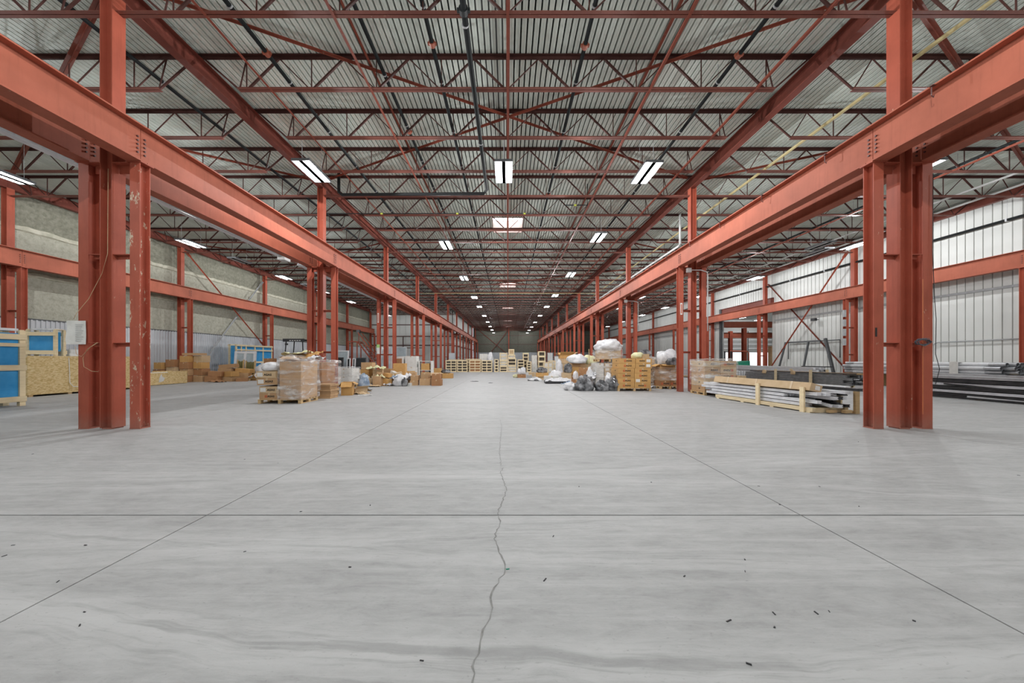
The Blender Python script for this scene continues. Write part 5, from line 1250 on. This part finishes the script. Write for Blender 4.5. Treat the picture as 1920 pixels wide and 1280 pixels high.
# ---------------------------------------------------------------- long profiles on the right
def skid_base(L, n, w, label, posts, m='wood_p', ph=.62, loc=(0, 0, 0), rz=0):
    """timber cradle along local Y: two runners, cross bearers and upright posts on both sides"""
    o = empty('timber_cradle', loc, (0, 0, rz)); T(o, label, 'cradle')
    for s in (-1, 1): ob('runner', MB().box(s*w/2-.05, s*w/2+.05, -L/2, L/2, .03, .13).mesh('runner', m), o)
    for k in range(n): y = -L/2+.12+(L-.24)*k/(n-1); ob('bearer', MB().box(-w/2+.051, w/2-.051, y-.06, y+.06, .03, .12).mesh('bearer', m), o)
    for k in range(n): y = -L/2+.12+(L-.24)*k/(n-1); ob('foot', MB().box(-w/2-.05, w/2+.05, y-.06, y+.06, 0, .029).mesh('foot', m), o)
    for y in posts:
        for s in (-1, 1): ob('post', MB().box(s*(w/2+.076)-.025, s*(w/2+.076)+.025, y-.06, y+.06, 0, ph).mesh('post', m), o)
    return o
def profile(name, a, b_, w, h, m, label, cat, group, z_rot=0):
    """an extruded frame profile: box section with a glazing groove and end hollow, from a to b"""
    a, b_ = Vector(a), Vector(b_); d = b_-a; L = round(d.length, 2); n = d.normalized()
    sd = n.cross(Vector((0, 0, 1))).normalized(); up = sd.cross(n)
    o = ob(name, None); o.matrix_world = Matrix((( sd.x, n.x, up.x, a.x), (sd.y, n.y, up.y, a.y), (sd.z, n.z, up.z, a.z), (0, 0, 0, 1))); T(o, label, cat, group)
    pr = [(-w/2, -h/2), (w/2, -h/2), (w/2, -h*.12), (w*.34, -h*.12), (w*.34, h*.12), (w/2, h*.12), (w/2, h/2), (-w/2, h/2), (-w/2, h*.15), (-w*.38, h*.15), (-w*.38, -h*.15), (-w/2, -h*.15)]
    ob('profile_bar', cm(('prof', L, w, h, m), lambda: MB().prof((0, 0, 0), (0, L, 0), pr).mesh('profile_bar', m)), o); return o
rz5 = .11
skid_base(3.6, 4, .95, 'pine cradle under the nearest long stack of white profiles', (-1.55, -.1), loc=(8.2, 10.95, 0), rz=rz5, ph=.66)
def W5(x, y, z): c, s = math.cos(rz5), math.sin(rz5); return (8.2+x*c-y*s, 10.95+x*s+y*c, z)
rnd = random.Random(11)
GW, GK = 'white profiles of the nearest long stack', 'black profiles of the nearest long stack'
for lay in range(4):
    for k in range(6):
        x = -.39+.155*k; z = .185+.104*lay; blk = (lay, k) in ((1, 4), (2, 3), (2, 5), (3, 4), (1, 2), (0, 5))
        y0 = -1.75+rnd.uniform(-.35, .9); y1 = 2.35+rnd.uniform(-.5, .45)
        profile('frame_profile', W5(x, y0, z+.006*rnd.random()), W5(x+rnd.uniform(-.006, .006), y1, z), .135, .078, 'prof_k' if blk else 'paint_w',
                'long black profile lying in the nearest long stack' if blk else 'long white profile lying in the nearest long stack', 'profile', GK if blk else GW)
for q, (a, b_, m, nm) in enumerate((((.2, -2.35, .64), (.32, 1.2, .64), 'prof_k', 'jutting out farthest over the cradle end'), ((.40, -1.9, .66), (.44, 1.6, .66), 'paint_w', 'on top at the aisle side'), ((.02, -2.2, .565), (.12, 1.3, .565), 'paint_w', 'jutting out under the black one'),
                                    ((.42, -1.7, .565), (.42, 1.5, .565), 'prof_k', 'at the aisle edge'), ((-.15, -1.95, .20), (.30, .6, .50), 'paint_w', 'slanting down to the cradle end'), ((.1, -1.9, .24), (.42, .7, .52), 'prof_k', 'slanting down beside the white one'), ((-.05, -1.85, .36), (.05, 1.0, .54), 'prof_k', 'sagging in the middle'))):
    profile('frame_profile', W5(*a), W5(*b_), .15 if q < 3 else .07, .07, m, f'loose {"black" if m == "prof_k" else "white"} profile on the nearest long stack, {nm}', 'profile', None)
o = empty('long_carton', W5(-.36, 0, .55), (0, .22, rz5)); T(o, 'long tan carton lying open-ended on the nearest long stack', 'box')
ob('carton_tube', MB().prof((0, -1.72, 0), (0, 1.9, 0), [(-.17, 0), (.17, 0), (.19, .19), (-.15, .21)]).mesh('carton_tube', 'card_p'), o)
ob('end_label', MB().box(-.02, .12, -1.727, -1.722, .05, .16).mesh('end_label', 'paper'), o)
for k in range(3): ob('tape_band', MB().prof((0, -1.2+k*1.2, 0), (0, -1.14+k*1.2, 0), [(-.175, -.004), (.175, -.004), (.195, .194), (-.155, .214)]).mesh('tape_band', 'tape'), o)
for q, (x, y, nm) in enumerate(((-.05, -1.62, 'nearer'), (.28, -1.72, 'farther'))):
    T(ob('wood_block', MB().box(-.11, .11, -.05, .05, 0, .075).mesh('wood_block', 'wood'), None, W5(x, y-.25, .02), (0, 0, .2)), f'short pine block under the profile ends, {nm} one', 'block')
T(ob('end_board', MB().box(-.06, .06, -.03, .03, 0, .62).box(-.06, .06, .03, .5, 0, .06).mesh('end_board', 'wood'), None, W5(.52, -2.0, 0), (0, 0, rz5)), 'upright pine board at the open end of the nearest long stack', 'board')
carton(9.0, 14.0, 0, .3, 1.0, .76, 'flat tan carton end behind the wrapped load and long stack', 'card_p')
# dark wrapped bundle
rz6 = .26
def W6(x, y, z): c, s = math.cos(rz6), math.sin(rz6); return (15.75+x*c-y*s, 19.2+x*s+y*c, z)
skid_base(4.6, 5, 1.0, 'pine cradle under the dark wrapped bundle in the right aisle', (-1.1, .7), loc=(15.75, 19.2, 0), rz=rz6, ph=.85)
for lay in range(4):
    for k in range(6):
        x = -.40+.16*k; z = .20+.125*lay
        profile('wrapped_profile', W6(x, -2.55+rnd.uniform(-.2, .15), z), W6(x, 2.6+rnd.uniform(-.1, .1), z), .14, .115, 'prof_g', 'grey film-wrapped profile in the dark bundle of the right aisle', 'profile', 'grey wrapped profiles of the dark bundle')
for k in range(5):
    x = -.36+.18*k
    profile('frame_profile', W6(x, -2.9+rnd.uniform(-.2, .2), .70), W6(x, 2.4, .70), .13, .05, 'prof_k' if k % 2 == 0 else 'wood', f'long {"black" if k % 2 == 0 else "tan"} strip laid over the dark bundle, {["hall edge","second","middle","fourth","aisle edge"][k]}', 'profile', None)
for k in range(8):
    x = -.30+.11*k
    profile('frame_profile', W6(x, -3.0+rnd.uniform(-.1, .2), .24+.05*(k % 3)+.16*(k % 2)), W6(x, -2.72, .24+.05*(k % 3)+.16*(k % 2)), .09, .05, ['prof_k', 'paint_w', 'prof_s'][k % 3], 'cut profile end sticking out of the near end of the dark bundle', 'profile', 'cut ends at the dark bundle')
for q, y in enumerate((-.2, 1.4)):
    bag(*W6(-.53, y, .58), .16, .26, .2, f'tan paper wad tied to the side of the dark bundle, {["nearer","farther"][q]}', 'card_p', seed=100+q, name='paper_wad', cat='paper')
# pale bundles along the wall, behind
for q, (x0, x1, y0, y1, z, nm) in enumerate(((17.4, 18.4, 20.5, 28.0, .15, 'upper aisle'),)):
    skid_base(7.0, 6, 1.0, 'pine cradle under the pale long bundle behind the dark one', (), loc=(17.95, 24.2, 0))
    for lay in range(6):
        for k in range(6):
            x = 17.52+.17*k; z = .19+.135*lay
            if lay == 5 and k > 3: continue
            profile('pale_profile', (x, 19.9+rnd.uniform(0, .5), z), (x, 28.2+rnd.uniform(-.4, .3), z), .155, .125, 'paint_w' if (lay+k) % 3 else 'prof_s', 'pale long profile in the bundle behind the dark one', 'profile', 'pale profiles behind the dark bundle')
for k in range(3): profile('frame_profile', (18.05+.12*k, 19.85, .96), (18.05+.12*k, 21.6, .96), .08, .05, 'prof_k', f'short black profile on the pale bundle, {["low","middle","upper"][k]}', 'profile', None)
skid_base(6.0, 5, .9, 'pine cradle under the low pale bundle by the wrapped carton load', (), loc=(14.6, 25.4, 0), rz=.1)
for lay in range(4):
    for k in range(5):
        profile('pale_profile', (14.5+.17*k+.05, 22.6, .19+.13*lay), (13.9+.17*k, 28.4, .19+.13*lay), .155, .12, 'paint_w', 'pale long profile in the low bundle nearest the opening', 'profile', 'pale profiles nearest the opening')
# right-hand stack in front
G8 = {'prof_k': 'black profiles of the stack at the right edge', 'paint_w': 'white profiles of the stack at the right edge', 'prof_s': 'silver profiles of the stack at the right edge'}
CN = dict(prof_k='black', paint_w='white', prof_s='silver'); LY = ['bottom', 'second', 'third', 'fourth', 'fifth', 'top']
for k in range(4):
    T(ob('bearer', MB().box(16.0, 17.9, -.06, .06, 0, .07).mesh('bearer', 'wood'), None, (0, 8.2+k*1.9, 0)), f'pine bearer under the profile stack at the right edge, {["nearest","second","third","farthest"][k]}', 'bearer')
for lay in range(6):
    for k in range(8):
        x = 16.12+.215*k; z = .115+.125*lay+.003
        m = ['prof_k', 'prof_k', 'paint_w', 'prof_s', 'prof_k', 'prof_k', 'prof_s'][(lay*3+k) % 7] if k else ['prof_k', 'paint_w', 'prof_k', 'paint_w', 'prof_k', 'prof_s'][lay]
        y1 = 14.4+rnd.uniform(-1.2, .3)
        profile('frame_profile', (x+rnd.uniform(-.02, .02), 7.5, z), (x+rnd.uniform(-.03, .03), y1, z), .19, .085 if lay % 2 else .11, m,
                f'long {CN[m]} profile on the hall face of the stack at the right edge, {LY[lay]} layer' if k == 0 else f'long {CN[m]} profile on top of the stack at the right edge, {ORD[k+1]} from the hall' if lay == 5 else f'long {CN[m]} profile inside the stack at the right edge', 'profile', None if k == 0 or lay == 5 else G8[m])
for q, (a, b_, m) in enumerate((((16.0, 12.9, .5), (16.05, 10.6, .38), 'prof_k'), ((15.95, 12.2, .10), (15.98, 9.6, .04), 'paint_w'), ((15.9, 13.4, .05), (15.93, 10.5, .05), 'prof_k'), ((16.4, 14.2, .84), (16.6, 9, .84), 'prof_s'))):
    profile('frame_profile', a, b_, .07, .05, m, f'loose {dict(prof_k="black", paint_w="white", prof_s="silver")[m]} strip on the stack at the right edge, {["slanting down its face","at its foot","thin, on the floor","on its top"][q]}', 'profile', None)
# wrapped bundles against the right wall
for k in range(5): T(ob('bearer', MB().box(19.5, 21.3, -.06, .06, 0, .62).mesh('bearer', 'wood'), None, (0, 14.2+1.5*k, 0)), f'timber support under the silver bundles by the white wall, {["nearest","second","third","fourth","farthest"][k]}', 'bearer')
for lay in range(4):
    for k in range(9):
        x = 19.62+.18*k+(.09 if lay % 2 else 0); z = .71+.155*lay
        o = empty('round_profile', (x, 13.9+rnd.uniform(-.25, .2), z)); T(o, 'silver tube in the wrapped bundles by the white wall', 'tube', 'silver tubes by the white wall')
        L = 6.6
        ob('tube_wall', MB().tube([(0, 0, 0), (0, L, 0)], .078, 8, caps=False).tube([(0, L, 0), (0, 0, 0)], .066, 8, caps=False).mesh('tube_wall', 'prof_s', True), o)
        ob('wrapping', MB().tube([(0, .5, 0), (0, L-.5, 0)], .082, 8, caps=False).mesh('wrapping', 'paint_w', True), o)
for k in range(2):
    T(ob('band', MB().box(19.5, 21.35, -.15, .15, 0, .014).box(19.5, 19.514, -.15, .15, -.62, 0).mesh('band', 'paper'), None, (0, 15.4+2.4*k, 1.27)), f'white wrapping band round the silver tubes, {["nearer","farther"][k]}', 'band')
# frames leaning on the white wall
o = empty('angular_rack', (22.55, 27.0, 0), (0, .06, 0)); T(o, 'black angular steel frame leaning on the white wall beside the opening', 'rack')
for a, b_, r in (((0, 2.5, 0), (.1, 1.9, 2.75), .07), ((0, 0, 0), (.1, -.3, 2.75), .07), ((.1, -1.3, 2.75), (.1, 1.95, 2.75), .07), ((.15, -2.6, 0), (.1, -1.7, 2.9), .10)):
    ob('frame_bar', MB().bar(a, b_, r*1.5, r*1.5, (1, 0, 0)).mesh('frame_bar', 'darkgrey'), o)
T(ob('leaning_board', MB().bar((0, 0, 0), (.25, .3, 2.1), .16, .05, (1, 0, 0)).mesh('leaning_board', 'darkgrey'), None, (22.6, 23.6, 0)), 'dark board leaning on the white wall before the brace', 'board')
o = empty('wall_lamp', (23.05, 26.3, 4.35)); T(o, 'black floodlight on a bracket on the white wall', 'lamp')
ob('lamp_body', MB().box(-.28, -.1, -.18, .18, -.1, .1).mesh('lamp_body', 'dark'), o); ob('bracket', MB().box(-.1, .17, -.03, .03, -.02, .02).mesh('bracket', 'dark'), o)
o = empty('switch_box', (22.08, row(3)-.12, 3.0)); T(o, 'row of grey boxes on the third right wall crane column', 'switch')
for k in range(4): ob('box', MB().box(-.12, .02, -.12, -.0, -.75+k*.62+.05, -.75+k*.62+.5).mesh('box', 'grey'), o)
# green machine and red-framed truck at the opening
o = empty('floor_machine', (20.4, 31.4, 0), (0, 0, .2)); T(o, 'green machine with a red bent guard rail at the wall opening', 'machine')
ob('machine_body', MB().add([(-1, -.5, .25), (1, -.5, .25), (1, .5, .25), (-1, .5, .25), (-1, -.5, 1.0), (.9, -.5, 1.25), (.9, .5, 1.25), (-1, .5, 1.0)], [(0, 3, 2, 1), (4, 5, 6, 7), (0, 1, 5, 4), (1, 2, 6, 5), (2, 3, 7, 6), (3, 0, 4, 7)]).mesh('machine_body', 'green_paint'), o)
ob('machine_base', MB().box(-1.1, 1.1, -.55, .55, .12, .25).mesh('machine_base', 'dark'), o)
for a in (-.8, .8):
    for c in (-.5, .4): ob('wheel', MB().tube([(a, c, .15), (a, c+.1, .15)], .15, 12).mesh('wheel', 'dark'), o)
ob('guard_rail', MB().tube([(1.0, -.3, 1.1), (1.0, -.3, 1.95), (.8, -.3, 2.1), (-.9, -.3, 2.1)], .05, 8).mesh('guard_rail', 'column', True), o)
for c in (-.4, .3): ob('post', MB().box(-.95, -.85, c, c+.08, .9, 2.1).mesh('post', 'dark'), o)
T(ob('brown_board', MB().box(-.9, .9, 0, .04, 0, 2.6).box(-.9, .9, -.04, 0, 0, .1).mesh('brown_board', 'card'), None, (24.7, 31.9, 0), (0, 0, -.7)), 'tall brown board leaning just inside the opening', 'board')
T(ob('traffic_cone', MB().tube([(0, 0, .03), (0, 0, .05)], .17, 4).tube([(0, 0, .05), (0, 0, .06)], .14, 12).add([( .13*math.cos(t*PI/6), .13*math.sin(t*PI/6), .06) for t in range(12)]+[(.03*math.cos(t*PI/6), .03*math.sin(t*PI/6), .6) for t in range(12)], [(i, (i+1) % 12, 12+(i+1) % 12, 12+i) for i in range(12)]).mesh('traffic_cone', 'orange_paint'), None, (21.2, 32.6, -.02)), 'orange traffic cone at the wall opening', 'cone')

# ---------------------------------------------------------------- scraps on the bare floor
rnd = random.Random(21)
def chip(px, py, L, w_, a, m, label, group=None):
    x, y = fp(px, py); b = MB().prof((-L/2, 0, 0), (L/2, .1*L, 0), [(-w_/2, 0), (w_/2, 0), (w_*.3, w_*.55), (-w_*.4, w_*.4)])
    T(ob('floor_scrap', b.mesh('floor_scrap', m), None, (x, y, 0), (0, 0, a)), label, 'scrap', group)
chip(1022, 1087, .035, .008, .9, 'dark', 'dark twig-like scrap on the bare floor right of the long crack')
chip(952, 1067, .022, .010, .1, 'green_paint', 'tiny green chip lying in the long floor crack')
chip(1367, 1164, .035, .008, .3, 'dark', 'dark scrap on the bare floor, lower right quarter')
chip(1404, 1245, .022, .010, -.6, 'dark', 'dark scrap lowest on the bare floor at the right')
for px, py in ((1453, 1150), (1532, 1149), (1555, 1146), (1452, 1176), (1715, 1164), (1396, 1071), (1397, 1049), (1424, 911), (1537, 912), (1612, 949), (1461, 946), (1909, 891), (1285, 1080), (1036, 1005), (1086, 912), (1223, 904), (150, 1172), (110, 1090), (160, 1147), (25, 1022), (10, 1042), (160, 1022), (62, 851), (457, 861), (520, 868), (563, 959), (460, 1034), (658, 1063), (790, 1238), (1142, 828), (693, 947), (1610, 828)):
    chip(px+rnd.uniform(-2, 2), py, rnd.uniform(.012, .026), rnd.uniform(.005, .009), rnd.uniform(0, 3), 'dark', 'tiny dark scrap lying loose on the bare concrete floor', 'tiny floor scraps')
for q, (px, py, a, c) in enumerate(((690, 731, .35, .2), (684, 741, .55, .16), (890, 715, .5, .2), (920, 718, .25, .15))):
    x, y = fp(px, py)
    cloth(x, y, 0, a, c, f'{["small dark","flat white","dark and white","tiny dark"][q]} litter scrap on the floor {["before the mixed heap","before the mixed heap, nearer the camera","in mid hall, left one","in mid hall, right one"][q]}', ['dark', 'paper', 'dark', 'dark'][q], seed=110+q, amp=.03, name='litter_scrap', cat='scrap')
